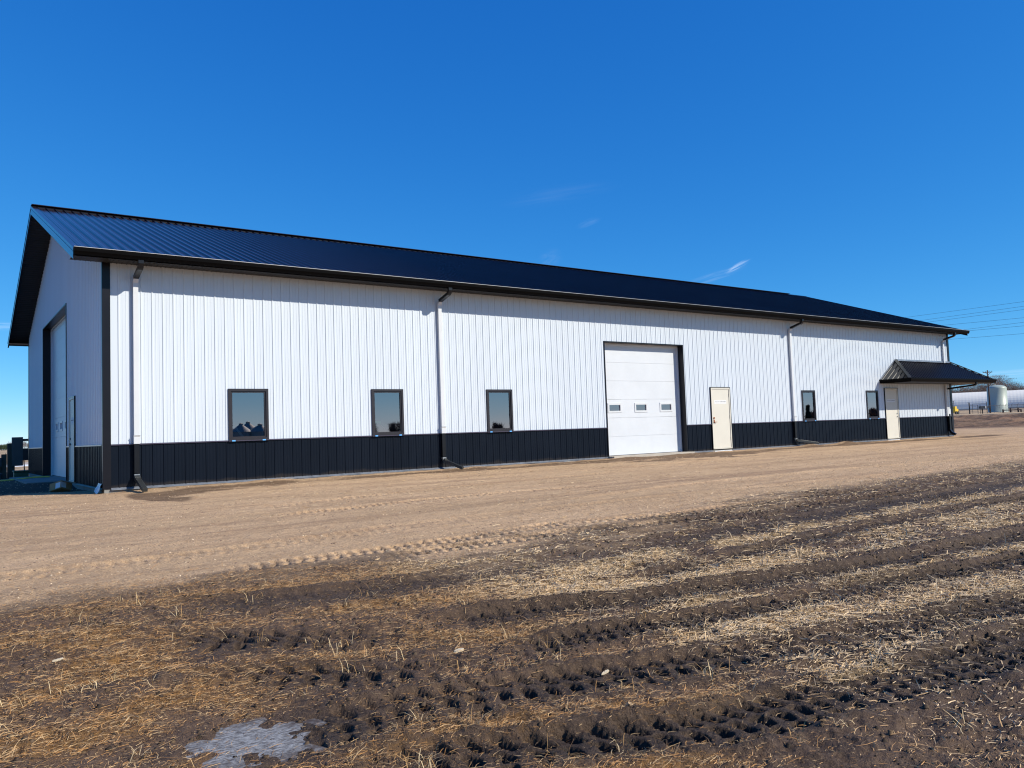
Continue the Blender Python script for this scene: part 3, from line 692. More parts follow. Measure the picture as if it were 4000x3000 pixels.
# horizontal trims
mb = MB(); xs = [(.14, GD[0]-.03), (GD[1]+.03, D1[0]-.02), (D1[1]+.02, D2[0]-.02), (D2[1]+.02, LN-.14)]
for a, b_ in xs: part('wainscot_cap', MB().sweep([(a,-.014,HW+.004),(b_,-.014,HW+.004)], .034, .026), M_cap, B)
mb = MB()
for a, b_ in ((.075, GM[0]-.02), (GM[1]+.02, GG[0]-.11), (GG[1]+.03, WD-.1)):
    if b_ > a: part('wainscot_cap', MB().sweep([(-.014,a,HW+.004),(-.014,b_,HW+.004)], .034, .030), M_galv, B)
for a, b_ in xs:
    mb = MB(); mb.poly((a,-.001,.014),(b_,-.001,.014),(b_,-.052,-.018),(a,-.052,-.018)); mb.box(a, b_, -.052, -.046, -.034, -.018); part('base_trim', mb, M_galv, B)
for a, b_ in ((.02, GM[0]), (GM[1], GG[0]-.1), (GG[1], WD)): part('base_trim', MB().poly((-.001,b_,.014),(-.001,a,.014),(-.045,a,-.02),(-.045,b_,-.02)), M_black, B)
mb = MB(); mb.box(.01, GG[1]*0+LN-.01, .004, .2, -.75, .012); mb.box(.004, .2, .21, WD-.01, -.75, .011); mb.box(LN-.2, LN-.004, .21, WD, -.75, .012); mb.box(.21, LN-.21, WD-.2, WD-.004, -.75, .012)
part('foundation', mb, M_concrete, B)
mb = MB(); mb.box(.22, LN-.22, .22, WD-.22, -.3, .02); part('floor_slab', mb, M_slab, B)
for q0, q1 in ((4.3,7.7),(11.6,13.6),(19.7,20.9),(30.9,37.0)):
    mb = MB(); n_ = int((q1-q0)/.12); r_s = np.random.RandomState(int(q0*10)); zz_ = [-.030-.035*r_s.rand()*math.sin(PI*i/n_)**.5-.012 for i in range(n_+1)]
    for i in range(n_):
        xa = q0+(q1-q0)*i/n_; xb = q0+(q1-q0)*(i+1)/n_; mb.poly((xa,-.012,-.012),(xb,-.012,-.012),(xb,-.03,zz_[i+1]),(xa,-.03,zz_[i])); mb.poly((xa,-.03,zz_[i]),(xb,-.03,zz_[i+1]),(xb,-.035,-.2),(xa,-.035,-.2))
    part('foundation_sheet', mb, M_sheet, B)
# thin interior lining keeps daylight out and reads dark through the panes
mb = MB()
mb.poly((.25,2.8,.02),(LN-.25,2.8,.02),(LN-.25,2.8,4.7),(.25,2.8,4.7)); mb.poly((.25,.3,4.7),(LN-.25,.3,4.7),(LN-.25,WD-.3,4.7),(.25,WD-.3,4.7))
part('inner_lining', mb, M_dark, B)

# roof
R = MB(); yE = -OV-.03
for s in (0, 1):
    fy = (lambda y: y) if s == 0 else (lambda y: WD-y)
    R.poly((X0,fy(yE),roofz(yE)),(X1,fy(yE),roofz(yE)),(X1,fy(RY),RZ),(X0,fy(RY),RZ)) if s == 0 else R.poly((X1,fy(yE),roofz(yE)),(X0,fy(yE),roofz(yE)),(X0,fy(RY),RZ),(X1,fy(RY),RZ))
    nn = Vector((0,-SL if s == 0 else SL,1)).normalized()
    x = X0+.13
    while x < X1-.05:
        for du, wd, hh in ((0,.05,.034),(.076,.022,.005),(.152,.022,.005)):
            if x+du < X1-.04 and (s == 0 or du == 0): R.rib((x+du,fy(yE),roofz(yE)),(x+du,fy(RY-.02),roofz(RY-.02)),(1,0,0),nn,wd,hh,.12)
        x += .2286
roof = part('roof', R, M_roof, B)
mb = MB()   # underside deck
for s in (0, 1):
    fy = (lambda y: y) if s == 0 else (lambda y: WD-y)
    mb.poly((X0+.02,fy(RY),RZ-.15),(X1-.02,fy(RY),RZ-.15),(X1-.02,fy(-OV),roofz(-OV)-.15),(X0+.02,fy(-OV),roofz(-OV)-.15))
    for gx0, gx1 in ((X0+.02, -.0), (LN, X1-.02)):   # ribbed rake soffit
        k = -OV+.1
        while k < RY-.05:
            mb.rib((gx0,fy(k),roofz(k)-.15),(gx1,fy(k),roofz(k)-.15),Vector((0,1 if s == 0 else -1,SL)).normalized(),(0,0,-1),.05,.012); k += .13
part('rake_soffit', mb, M_soffit, B)
for nm, xx, sx in (('rake_trim', X0, -1), ('rake_trim', X1, 1)):
    mb = MB()
    for s in (0, 1):
        fy = (lambda y: y) if s == 0 else (lambda y: WD-y)
        xa, xb = sorted((xx, xx+sx*.012)); xc = xx-sx*.11
        ys_ = [yE+.02, RY]
        for (ya, yb) in ((ys_[0], ys_[1]),):
            a, b_ = fy(ya), fy(yb); za, zb = roofz(ya), roofz(yb)
            pts = [(xx+sx*.012, 0, .028), (xc, 0, .028), (xc, 0, .002), (xx, 0, .002), (xx, 0, -.215), (xx-sx*.03, 0, -.222), (xx+sx*.012, 0, -.222)]
            n0 = len(mb.v)
            for yy, zz in ((a, za), (b_, zb)):
                for p in pts: mb.v.append((p[0], yy, zz+p[2]))
            for j in range(len(pts)): mb.f.append((n0+j, n0+(j+1)%7, n0+7+(j+1)%7, n0+7+j))
            mb.f.append(tuple(n0+j for j in range(7)))
            # stiffening step along the fascia
            mb.sweep([(xx+sx*.016, a, za-.06),(xx+sx*.016, b_, zb-.06)], .008, .012)
    part(nm, mb, M_roof, roof)
mb = MB()
for s in (1, -1):
    mb.poly((X0-.01,RY-s*.16,roofz(RY-.16)+.024),(X1+.01,RY-s*.16,roofz(RY-.16)+.024),(X1+.01,RY,RZ+.045),(X0-.01,RY,RZ+.045))
    mb.poly((X0-.01,RY-s*.16,roofz(RY-.16)+.0),(X1+.01,RY-s*.16,roofz(RY-.16)+.0),(X1+.01,RY-s*.16,roofz(RY-.16)+.024),(X0-.01,RY-s*.16,roofz(RY-.16)+.024))
part('ridge_cap', mb, M_trim, roof)
mb = MB(); n0 = 0
mb.sweep([(X0,RY,RZ+.050),(LN-.97,RY,RZ+.050)], .26, .018); part('ridge_vent', mb, M_roof, roof)
# eave: fascia, soffit, gutter
for s in (0, 1):
    fy = (lambda y: y) if s == 0 else (lambda y: WD-y)
    mb = MB(); q = sorted((fy(-OV+.0), fy(-OV+.02))); mb.box(X0+.0, X1, q[0], q[1], 4.895, roofz(-OV)-.005); part('fascia', mb, M_trim, B)
    mb = MB(); q = sorted((fy(-OV+.02), fy(0.0)))
    mb.poly((X0,q[0],4.915),(X0,q[1],4.915),(X1,q[1],4.915),(X1,q[0],4.915))
    if s == 0:
        x = X0+.1
        while x < X1-.05: mb.rib((x,-OV+.02,4.915),(x,0,4.915),(1,0,0),(0,0,-1),.03,.007); x += .1016
    part('soffit', mb, M_soffit, B)
    mb = MB(); pr = [(-.645,4.90),(-.700,4.895),(-.712,4.925),(-.735,4.965),(-.742,5.025),(-.742,5.045),(-.728,5.045),(-.728,5.028),(-.725,4.968),(-.700,4.935),(-.690,4.91),(-.652,4.912),(-.652,5.03),(-.645,5.03)]
    n0 = len(mb.v)
    for xx in (X0-.005, X1+.005):
        for py, pz in pr: mb.v.append((xx, fy(py), pz))
    K = len(pr)
    for j in range(K): mb.f.append((n0+j, n0+(j+1)%K, n0+K+(j+1)%K, n0+K+j))
    mb.poly(*[(X0-.006, fy(py), pz) for py, pz in ((-.645,4.90),(-.700,4.895),(-.712,4.925),(-.735,4.965),(-.742,5.045),(-.645,5.045))]); mb.poly(*[(X1+.006, fy(py), pz) for py, pz in ((-.645,4.90),(-.700,4.895),(-.712,4.925),(-.735,4.965),(-.742,5.045),(-.645,5.045))])
    g = part('gutter', mb, M_gutter, B)
    if s == 0:
        mb = MB(); mb.sweep([(X0-.004,-.7385,5.049),(X1+.004,-.7385,5.049)], .022, .009); part('gutter_lip', mb, M_lip, g)

# downspouts
def downspout(x, ztop_ext, low, ext):
    mb = MB(); w_, d_ = .105, .078; yc = -.024-d_/2-.004
    mb.sweep([(x,yc,.94),(x,yc,4.50),(x+.0,yc-.05,4.60)], w_, d_, up=(0,1,0))
    o = part('downspout', mb, M_ds_white, B)
    if low:
        mb = MB(); n0 = 0
        for (z, k, y_) in ((.945,1.16,yc-.006),(1.10,1.16,yc-.006),(1.13,1.34,yc-.018)):
            for a, b_ in ((-1,-1),(1,-1),(1,1),(-1,1)): mb.v.append((x+a*w_/2*k, y_+b_*d_/2*k, z))
        for i in range(2):
            for j in range(4): mb.f.append((4*i+j, 4*i+(j+1)%4, 4*i+4+(j+1)%4, 4*i+4+j))
        part('flared_coupling', mb, M_ds_white, o)
        mb = MB(); mb.sweep([(x,yc,.30),(x,yc,.944)], w_, d_, up=(0,1,0)); part('lower_pipe', mb, M_ds_black, o)
        mb = MB(); mb.box(x-.056,x+.056,yc-.045,yc+.04,.235,.285); mb.tube([(x-.06,yc-.03,.215),(x+.06,yc-.03,.215)], .022, 10); part('hinge_clamp', mb, M_steel, o)
        e = Vector(ext); p0 = Vector((x+.0, yc-.03, .20)); p1 = p0+(e-p0)*.16
        mb = MB(); mb.sweep([tuple(p0+Vector((0,0,.03))), tuple(p0+(e-p0)*.08), tuple(p1)], .118, .088); part('hinged_elbow', mb, M_ds_grey, o)
        mb = MB(); mb.sweep([tuple(p1-(e-p0)*.02), tuple(e)], .104, .075)
        dd = (e-p0).normalized(); sd = dd.cross(Vector((0,0,1))).normalized(); up = sd.cross(dd)
        for q in (-.036,-.018,0,.018,.036): mb.rib(tuple(p1+sd*q+up*.0375), tuple(e+sd*q+up*.0375), tuple(sd), tuple(up), .010, .005)
        part('extension', mb, M_ds_grey, o)
    # black outlet and offset from gutter back to the wall
    mb = MB(); mb.sweep([(x,-.655,4.905),(x,-.655,4.83),(x,-.63,4.77),(x,-.58,4.735),(x,yc-.06,4.615)], w_*1.02, d_*1.02, up=(0,1,0)); part('offset_elbow', mb, M_ds_black, o)
    return o
downspout(.640, 0, True, (.66,-.80,gz(.66,-.80)+.05))
downspout(8.430, 0, True, (8.70,-.60,gz(8.7,-.6)+.05))
downspout(24.42, 0, True, (25.25,-.50,gz(25.25,-.5)+.05))
o4 = downspout(36.53, 0, False, None)

# windows
def window(i, a, b_):
    z0, z1 = .940, 2.163; mb = MB(); e = -.034
    fw = .058
    for q in ((a, a+fw, z0, z1), (b_-fw, b_, z0, z1), (a+fw, b_-fw, z0, z0+fw), (a+fw, b_-fw, z1-fw, z1)): mb.box(q[0], q[1], e, .10, q[2], q[3])
    f2 = .035
    for q in ((a+fw, a+fw+f2, z0+fw, z1-fw), (b_-fw-f2, b_-fw, z0+fw, z1-fw), (a+fw+f2, b_-fw-f2, z0+fw, z0+fw+f2), (a+fw+f2, b_-fw-f2, z1-fw-f2, z1-fw)): mb.box(q[0], q[1], e+.022, .09, q[2], q[3])
    wn = part('window', mb, M_frame, B)
    mb = MB(); mb.poly((a+fw+f2-.003,.012,z0+fw+f2-.003),(b_-fw-f2+.003,.012,z0+fw+f2-.003),(b_-fw-f2+.003,.012,z1-fw-f2+.003),(a+fw+f2-.003,.012,z1-fw-f2+.003))
    part('pane', mb, M_glass, wn)
    mb = MB(); mb.sweep([(a-.01,-.036,z0-.006),(b_+.01,-.036,z0-.006)], .06, .016); part('sill', mb, M_cap, wn)
    for tx in (a+.10, b_-.13): 
        mb = MB(); mb.box(tx-.038, tx+.038, -.070, -.0665, z0-.016, z0+.012); mb.box(tx-.036, tx+.036, -.0665, -.034, z0+.0025, z0+.0065); part('blue_tape', mb, M_tape, wn)
for i, (a, b_) in enumerate(WIN): window(i, a, b_)

# overhead door, long wall
def overhead(plane, u0, u1, ztop, D, nsec, seclen, wins, wz, retw, rake=False):
    P = plane
    def bx(mb, ua, ub, oa, ob, za, zb):      # ob > oa outward depth
        n0 = len(mb.v)
        for z in (za, zb):
            for u, o in ((ua,oa),(ub,oa),(ub,ob),(ua,ob)): mb.v.append(P(u, z, o))
        for q in ((3,2,1,0),(4,5,6,7),(0,1,5,4),(1,2,6,5),(2,3,7,6),(3,0,4,7)): mb.f.append(tuple(n0+i for i in q))
    # dark returns
    mb = MB(); e = .026
    bx(mb, u0-.03, u0+.004, -D, e, 0.0, ztop+.03); bx(mb, u1-.004, u1+.03, -D, e, 0.0, ztop+.03); bx(mb, u0+.004, u1-.004, -D, e, ztop-.004, ztop+.03)
    fr = part('overhead_door_surround', mb, M_trim, B)
    # white stop moulding
    mb = MB()
    bx(mb, u0+.004, u0+.05, -D-.05, -D+.045, .02, ztop-.004); bx(mb, u1-.05, u1-.004, -D-.05, -D+.045, .02, ztop-.004); bx(mb, u0+.05, u1-.05, -D-.05, -D+.045, ztop-.05, ztop-.004)
    part('stop_moulding', mb, M_ds_white, fr)
    mb = MB(); z = .035; k = 0
    while z < ztop-.02:
        zt = min(z+seclen, ztop-.005); mb_ = MB()
        segs = [(u0+.03, u1-.03)]
        if k == wz:
            cuts = sorted(wins); segs = []; u = u0+.03
            for (wa, wb) in cuts: segs.append((u, wa)); u = wb
            segs.append((u, u1-.03))
            for wa, wb in cuts: bx(mb, wa, wb, -D-.04, -D-.002, z+.005, z+seclen*.34); bx(mb, wa, wb, -D-.04, -D-.002, z+seclen*.74, zt-.005)
            za, zb = z+.005, zt-.005
        for ua, ub in segs: bx(mb, ua, ub, -D-.04, -D-.002, z+.002, zt-.002)
        # fine horizontal pressed grooves
        z = zt; k += 1
    dr = part('overhead_door', mb, M_door, B)
    mb = MB(); bx(mb, u0+.03, u1-.03, -D-.055, -D-.04, .03, ztop-.06); 
    # backing with window holes left open: split in three bands
    mb = MB(); zz = .035+wz*seclen
    bx(mb, u0+.03, u1-.03, -D-.05, -D-.041, .03, zz+.1); bx(mb, u0+.03, u1-.03, -D-.05, -D-.041, zz+seclen-.1, ztop-.06)
    part('section_backing', mb, M_door, dr)
    mb = MB(); bx(mb, u0+.03, u1-.03, -D-.04, -D+.006, .018, .036); part('bottom_seal', mb, M_rubber, dr)
    for wa, wb in wins:
        za, zb = zz+seclen*.34, zz+seclen*.74; m2 = MB(); f = .045
        for q in ((wa-.02, wa+f-.005, za-.035, zb+.035), (wb-f+.005, wb+.02, za-.035, zb+.035), (wa+f-.005, wb-f+.005, za-.035, za+f-.02), (wa+f-.005, wb-f+.005, zb-f+.02, zb+.035)): bx(m2, q[0], q[1], -D-.035, -D+.014, q[2], q[3])
        wn = part('door_window', m2, M_ds_white, dr)
        m3 = MB(); m3.poly(P(wa+.03, za+.015, -D-.02), P(wb-.03, za+.015, -D-.02), P(wb-.03, zb-.015, -D-.02), P(wa+.03, zb-.015, -D-.02)); part('pane', m3, M_glass, wn)
    return dr
overhead(fp, GD[0], GD[1], GD[3], .25, 6, .61, [(14.90,15.47),(16.11,16.67),(17.31,17.88)], 2, 0)
overhead(gp, GG[0], GG[1], GG[3], .25, 8, .61, [(6.35,6.90),(7.66,8.23),(8.80,9.32),(9.85,10.36)], 2, 0)
# concrete lips in front of the overhead doors
mb = MB(); mb.box(14.56,18.32,-.30,.30,-.35,.021); part('door_sill_slab', mb, M_slab, B)
mb = MB(); mb.box(-.95,.30,5.7,11.5,-.4,.019); part('door_sill_slab', mb, M_concrete, B)

# walk doors
def walkdoor(plane, u0, u1, z0, z1, hinge_right, sign, knob, blackjamb):
    P = plane
    def bx(mb, ua, ub, oa, ob, za, zb):
        n0 = len(mb.v)
        for z in (za, zb):
            for u, o in ((ua,oa),(ub,oa),(ub,ob),(ua,ob)): mb.v.append(P(u, z, o))
        for q in ((3,2,1,0),(4,5,6,7),(0,1,5,4),(1,2,6,5),(2,3,7,6),(3,0,4,7)): mb.f.append(tuple(n0+i for i in q))
    mb = MB(); f = .045
    bx(mb, u0, u0+f, -.1, .035, z0, z1-.001); bx(mb, u1-f, u1, -.1, .035, z0, z1-.001); bx(mb, u0+f, u1-f, -.1, .035, z1-f, z1-.001); bx(mb, u0+f, u1-f, -.1, .045, z0, z0+.03)
    fr = part('walk_door', mb, M_cream, B)
    mb = MB(); bx(mb, u0+f+.004, u1-f-.004, -.03, .014, z0+.034, z1-f-.004); leaf = part('door_leaf', mb, M_cream, fr)
    mb = MB(); e = .03
    bx(mb, u0-.024, u0-.001, -.01, e+.012, z0, z1+.024); bx(mb, u1+.001, u1+.024, -.01, e+.008, z0, z1+.024); bx(mb, u0, u1, -.01, e+.008, z1+.001, z1+.024)
    part('door_trim', mb, M_trim, fr)
    hu = u1-f if hinge_right else u0+f
    for hz_ in (1.97, 1.18, .40):
        mb = MB(); bx(mb, hu-.014, hu+.008, .014, .026, hz_-.06, hz_+.06); part('hinge', mb, M_hinge, fr)
    ku = u0+f+.075 if hinge_right else u1-f-.075
    mb = MB()
    def disc(uc, zc, r, o0, o1, n=14):
        n0 = len(mb.v)
        for o in (o0, o1):
            for k in range(n): mb.v.append(P(uc+r*math.cos(2*PI*k/n), zc+r*math.sin(2*PI*k/n), o))
        for k in range(n): mb.f.append((n0+k, n0+(k+1)%n, n0+n+(k+1)%n, n0+n+k))
        mb.f.append(tuple(n0+n+k for k in range(n)))
    if knob == 'rust':
        disc(ku, 1.16, .034, .013, .032); disc(ku, 1.16, .018, .032, .055); part('deadbolt', mb, M_rust, fr); mb = MB(); disc(ku, 1.01, .034, .013, .03); bx(mb, ku-.012, ku+.115, .048, .064, 1.003, 1.022); bx(mb, ku-.012, ku+.012, .03, .05, 1.0, 1.024); bx(mb, ku-.02, ku+.03, .013, .031, 1.03, 1.10)
        part('door_handle', mb, M_rust, fr)
    else:
        sg = -1 if not hinge_right else 1
        disc(ku, 1.14, .028, .013, .04); part('deadbolt', mb, M_frame if knob == 'lever' else M_steel, fr); mb = MB(); disc(ku, 1.0, .03, .013, .04); bx(mb, *(sorted((ku, ku+sg*.11)) if knob == 'lever' else (ku-.014, ku+.014)), .04, .06, .992, 1.01)
        part('door_handle', mb, M_frame if knob == 'lever' else M_steel, fr)
    if sign:
        mb = MB(); ua, ub, za, zb = sign; bx(mb, ua, ub, .014, .0165, za, zb); sg_ = part('paper_sign', mb, M_paper, fr)
        mb = MB(); hgt = (zb-za); zc = zb-hgt*.45
        # one short line of small print: light words, then bold words
        u = ua+.06*(ub-ua); k = 0
        while u < ub-.05*(ub-ua):
            bold = u > ua+.52*(ub-ua); wl = random.uniform(.012,.022); hh = .012 if bold else .008
            bx(mb, u, min(u+wl*.62, ub-.02), .0167, .0172, zc-hh, zc+hh); u += wl if random.random() < .8 else wl+.014
        part('small_print', mb, M_ink, sg_)
    return fr
walkdoor(fp, *D1, True, (19.80,20.46,1.665,1.80), 'rust', True)
walkdoor(fp, *D2, False, (31.31,31.98,1.64,1.775), 'knob', True)
walkdoor(gp, GM[0], GM[1], GM[2], GM[3], False, (4.2,4.80,1.53,1.70), 'lever', False)

# wrap-around entrance canopy at the far corner
CXL, CYF, CXR, ZT, ZE = 30.86, -1.36, LN+1.40, 3.53, 2.60
CYB = 5.5; XL_T = CXL+1.36
def cz_front(y): return ZE+(ZT-ZE)*(y-CYF)/(-CYF)
C_ = MB()
C_.poly((CXL,CYF,ZE),(CXR,CYF,ZE),(LN+.0,0,ZT),(XL_T,0,ZT))
C_.poly((CXL,0,ZE),(CXL,CYF,ZE),(XL_T,0,ZT))
C_.poly((CXR,CYF,ZE),(CXR,CYB,ZE),(LN,CYB,ZT),(LN,0,ZT))
nf = Vector((0,-(ZT-ZE),1.36)).normalized()
x = CXL+.15
while x < CXR-.05:
    yt = 0
    if x < XL_T: yt = CYF+(x-CXL)*1.0
    if x > LN: yt = CYF*(x-LN)/(CXR-LN)
    C_.rib((x,CYF,ZE),(x,yt,cz_front(yt)),(1,0,0),nf,.06,.022); x += .2286
y = CYF+.13
while y < -.05:
    xt = CXL+(y-CYF); C_.rib((CXL,y,ZE),(xt,y,ZE+(ZT-ZE)*(xt-CXL)/1.36),(0,1,0),Vector((-(ZT-ZE),0,1.36)).normalized(),.06,.022); y += .2286
y = CYF+.2
while y < CYB:
    xt = LN if y > 0 else LN+(CXR-LN)*(y/CYF); C_.rib((CXR,y,ZE),(xt,y,ZE+(ZT-ZE)*(CXR-xt)/(CXR-LN)),(0,1,0),Vector(((ZT-ZE),0,1.4)).normalized(),.06,.022); y += .2286
can = part('canopy_roof', C_, M_trim, B)
part('hip_cap', MB().sweep([(CXL,CYF,ZE+.03),(XL_T,0-.03,ZT+.03)], .14, .02), M_ds_grey, can); part('hip_cap', MB().sweep([(CXR,CYF,ZE+.03),(LN,-.03,ZT+.03)], .14, .02), M_ds_grey, can)
mb = MB(); mb.box(XL_T-.02, LN+.02, -.06, -.022, ZT-.02, ZT+.05); mb.poly((XL_T,-.06,ZT+.0),(LN,-.06,ZT+.0),(LN,-.14,ZT-.035),(XL_T,-.14,ZT-.035)); mb.sweep([(CXL,-.035,ZE+.04),(XL_T,-.035,ZT+.04)], .03, .06); part('flashing', mb, M_galv, can)
mb = MB(); mb.poly((CXL,0,ZE-.13),(LN,0,ZE-.13),(LN,CYF,ZE-.13),(CXL,CYF,ZE-.13)); mb.poly((LN,CYF,ZE-.13),(LN,CYB,ZE-.13),(CXR,CYB,ZE-.13),(CXR,CYF,ZE-.13)); mb.poly((LN,CYB,ZE-.13),(CXR,CYB,ZE-.13),(CXR,CYB,ZE),(LN,CYB,ZT)); part('canopy_soffit', mb, M_soffit, can)
mb = MB(); g_ = .10
def gut(p, q, out):
    p = Vector(p); q = Vector(q); o = Vector(out); n0 = len(mb.v); pr = [(0,-.13),(.055,-.14),(.075,-.09),(.10,-.02),(.10,.03),(.085,.03),(.085,-.015),(0,-.015)]
    dd = (q-p).normalized()
    for pt_, sgn in ((p, -1), (q, 1)):
        for a, z in pr: mb.v.append(tuple(pt_+o*a+dd*(sgn*a)*1.0+Vector((0,0,z))))
    K = len(pr)
    for j in range(K): mb.f.append((n0+j, n0+(j+1)%K, n0+K+(j+1)%K, n0+K+j))
    mb.f.append(tuple(n0+j for j in range(K))); mb.f.append(tuple(n0+K+j for j in range(K)))
gut((CXL,CYF,ZE),(CXR,CYF,ZE),(0,-1,0)); gut((CXR,CYF,ZE),(CXR,CYB,ZE),(1,0,0)); gut((CXL,-.12,ZE),(CXL,CYF,ZE),(-1,0,0))
part('canopy_gutter', mb, M_gutter, can)
mb = MB(); xc = LN-.50; yc = -.06
mb.sweep([(xc,yc,2.16),(xc,yc,.95)], .10, .078, up=(0,1,0)); mb.sweep([(xc,yc-.04,2.27),(xc,yc,2.17),(xc,yc,2.1)], .10, .078, up=(0,1,0))
cd = part('canopy_downspout', mb, M_ds_white, B)
mb = MB(); mb.sweep([(xc,CYF-.05,2.47),(xc,CYF-.05,2.40),(xc,CYF+.02,2.35),(xc,yc-.04,2.25)], .102, .08, up=(0,1,0)); part('offset_elbow', mb, M_ds_black, cd)
mb = MB(); mb.sweep([(xc,yc-.01,1.04),(xc,yc-.01,.28),(xc,yc-.10,.14),(xc,yc-.26,.06)], .125, .095, up=(0,1,0)); part('lower_pipe', mb, M_ds_black, cd)
mb = MB(); mb.sweep([(LN+1.42,.7,2.47),(LN+1.42,.7,2.40),(LN+1.30,.7,2.34),(LN+.05,.7,2.1)], .102, .08, up=(0,1,0)); mb.sweep([(LN+.06,.7,2.1),(LN+.06,.7,.2)], .078, .1, up=(0,1,0)); part('canopy_downspout', mb, M_ds_black, B)

# ------------------------------------------------------------------ things inside, seen dimly through the panes
mb = MB(); mb.lathe((6.75,.75,.80), [(.001,0),(.2,.0),(.30,.10),(.33,.22),(.28,.36),(.15,.44),(.001,.46)], 24)
for k in range(6):
    a = 2*PI*k/6; mb.tube([(6.75+.335*math.cos(a)*math.sin(q)*1.0,.75+.335*math.sin(a)*math.sin(q),.80+.23-.24*math.cos(q)) for q in np.linspace(.3,2.9,8)], .012, 6)
b1 = thing('storage_basket', 'round tan basket behind the second window of the white shed', 'basket', (6.75,.75,.02)); part('basket_body', mb, M_brownlid, b1, True)
mb = MB(); mb.box(6.45,6.85,.55,.62,1.27,1.33); part('green_lid', mb, M_redgreen, b1)
mb = MB(); mb.box(6.3,7.3,.5,1.1,.72,.78); 
for px_, py_ in ((6.33,.53),(7.27,.53),(6.33,1.07),(7.27,1.07)): mb.box(px_-.02,px_+.02,py_-.02,py_+.02,.02,.72)
o = mb.build('bench', M_paper, None); tag(o, 'low bench under the basket behind the second window', 'bench')
t1 = thing('hose_coil', 'coil of dark pipe and an added rod imitating a mirrored lamp pole behind the third window', 'hose', (10.5,.6,.02))
mb = MB(); mb.tube([(10.5+.40*math.cos(q),.6+.12*math.sin(q),.98+.38*math.sin(q)) for q in np.linspace(0,2*PI,33)], .016, 8); mb.tube([(10.5+.36*math.cos(q),.62,.96+.33*math.sin(q)) for q in np.linspace(0,2*PI,33)], .012, 8); part('coil', mb, M_rubber, t1)
mb = MB(); mb.tube([(10.55,.6,.1),(10.56,.6,1.0),(10.53,.6,1.6),(10.42,.6,1.95),(10.25,.6,2.05)], .018, 8); part('mirrored_pole_rod', mb, M_rubber, t1)  # added rod imitates the reflection of a curved lamp pole in the pane
t2 = thing('work_table', 'pale table with a folded white board behind the first window', 'table', (3.0,.8,.02))
mb = MB(); mb.box(2.6,3.9,.45,1.2,.97,1.01)
part('table_top', mb, M_cream, t2)
for q0, q1 in ((2.64,.5),(3.8,.5),(2.64,1.1),(3.8,1.1)): part('leg', MB().box(q0,q0+.06,q1,q1+.06,.02,.97), M_grey_metal, t2)
mb = MB(); mb.sweep([(2.75,.7,1.34),(3.02,.7,1.25),(3.2,.7,1.02)], .02, .05); part('folded_board', mb, M_paper, t2)

# ------------------------------------------------------------------ small things by the near gable
g = gz(-.45,4.2)
bxo = thing('cardboard_box', 'crumpled open cardboard box with a white label lying by the gable walk door', 'box', (-.52,2.6,g+.0))
mb = MB(); mb.box(-.24,.24,-.30,.30,0,.30); ob = mb.build('carton', M_card, bxo); 
bv = ob.modifiers.new('bevel', 'BEVEL'); bv.width = .012; bv.segments = 2
mb = MB(); mb.poly((-.24,-.30,.30),(.24,-.30,.30),(.27,-.47,.22),(-.27,-.46,.20)); mb.poly((.24,-.3,.30),(.24,.3,.30),(.42,.28,.36),(.40,-.3,.38)); mb.build('flap', M_card, bxo)
mb = MB(); mb.box(-.245,-.242,-.26,-.02,.03,.24); mb.box(-.23,-.02,-.303,-.301,.04,.25); mb.build('white_label', M_paper, bxo)
bxo.rotation_euler = (math.radians(-14), math.radians(16), math.radians(32))
bxo.location.z = gz(-.52,2.6)+.02; bxo.scale = (.62,.62,.62)
mb = MB(); rr_ = np.random.RandomState(3)
pts = [[(-.03-.03*j-.02*rr_.rand(), -.02+.055*i+.03*rr_.rand(), gz(-.1,.3)+.20*(1-j/3)*(1 if j else 1)+.03*rr_.rand()) for j in range(4)] for i in range(9)]
for i in range(8):
    for j in range(3): mb.poly(pts[i][j], pts[i][j+1], pts[i+1][j+1], pts[i+1][j])
o = mb.build('plastic_sheet', M_plastic, None); tag(o, 'crumpled pale blue plastic sheeting at the foot of the near corner', 'plastic sheet')
mb = MB(); hp = [(-.05,9.2,.05),(-.5,9.35,.05),(-1.0,9.7,gz(-1,9.7)+.02),(-1.5,10.4,gz(-1.5,10.4)+.02),(-2.0,11.6,gz(-2,11.6)+.02),(-2.7,12.2,gz(-2.7,12.2)+.02)]
def cr_(P, n=6):
    P = [Vector(p) for p in P]; out = []
    for i in range(len(P)-1):
        a = P[max(i-1,0)]; b = P[i]; c = P[i+1]; d2 = P[min(i+2,len(P)-1)]
        for k in range(n):
            q = k/n; out.append(tuple(.5*((2*b)+(c-a)*q+(2*a-5*b+4*c-d2)*q*q+(3*b-a-3*c+d2)*q**3)))
    out.append(tuple(P[-1])); return out
mb.tube(cr_(hp), .022, 8); o = mb.build('garden_hose', M_hose, None, True); tag(o, 'yellow hose trailing from the gable overhead door over the gravel', 'hose')
# green pedestal
gx, gy = -.42, 14.2; g = gz(gx, gy)
gp_ = thing('utility_pedestal', 'small green utility pedestal standing in the shade beyond the gable', 'utility box', (gx,gy,g))
mb = MB(); mb.box(-.22,.22,-.2,.2,0,.40); ob = mb.build('cabinet', M_box_green, gp_); bv = ob.modifiers.new('bevel','BEVEL'); bv.width = .02; bv.segments = 2
mb = MB(); mb.box(-.24,.24,-.22,.22,.40,.46); ob = mb.build('lid', M_box_green, gp_); bv = ob.modifiers.new('bevel','BEVEL'); bv.width = .02; bv.segments = 2
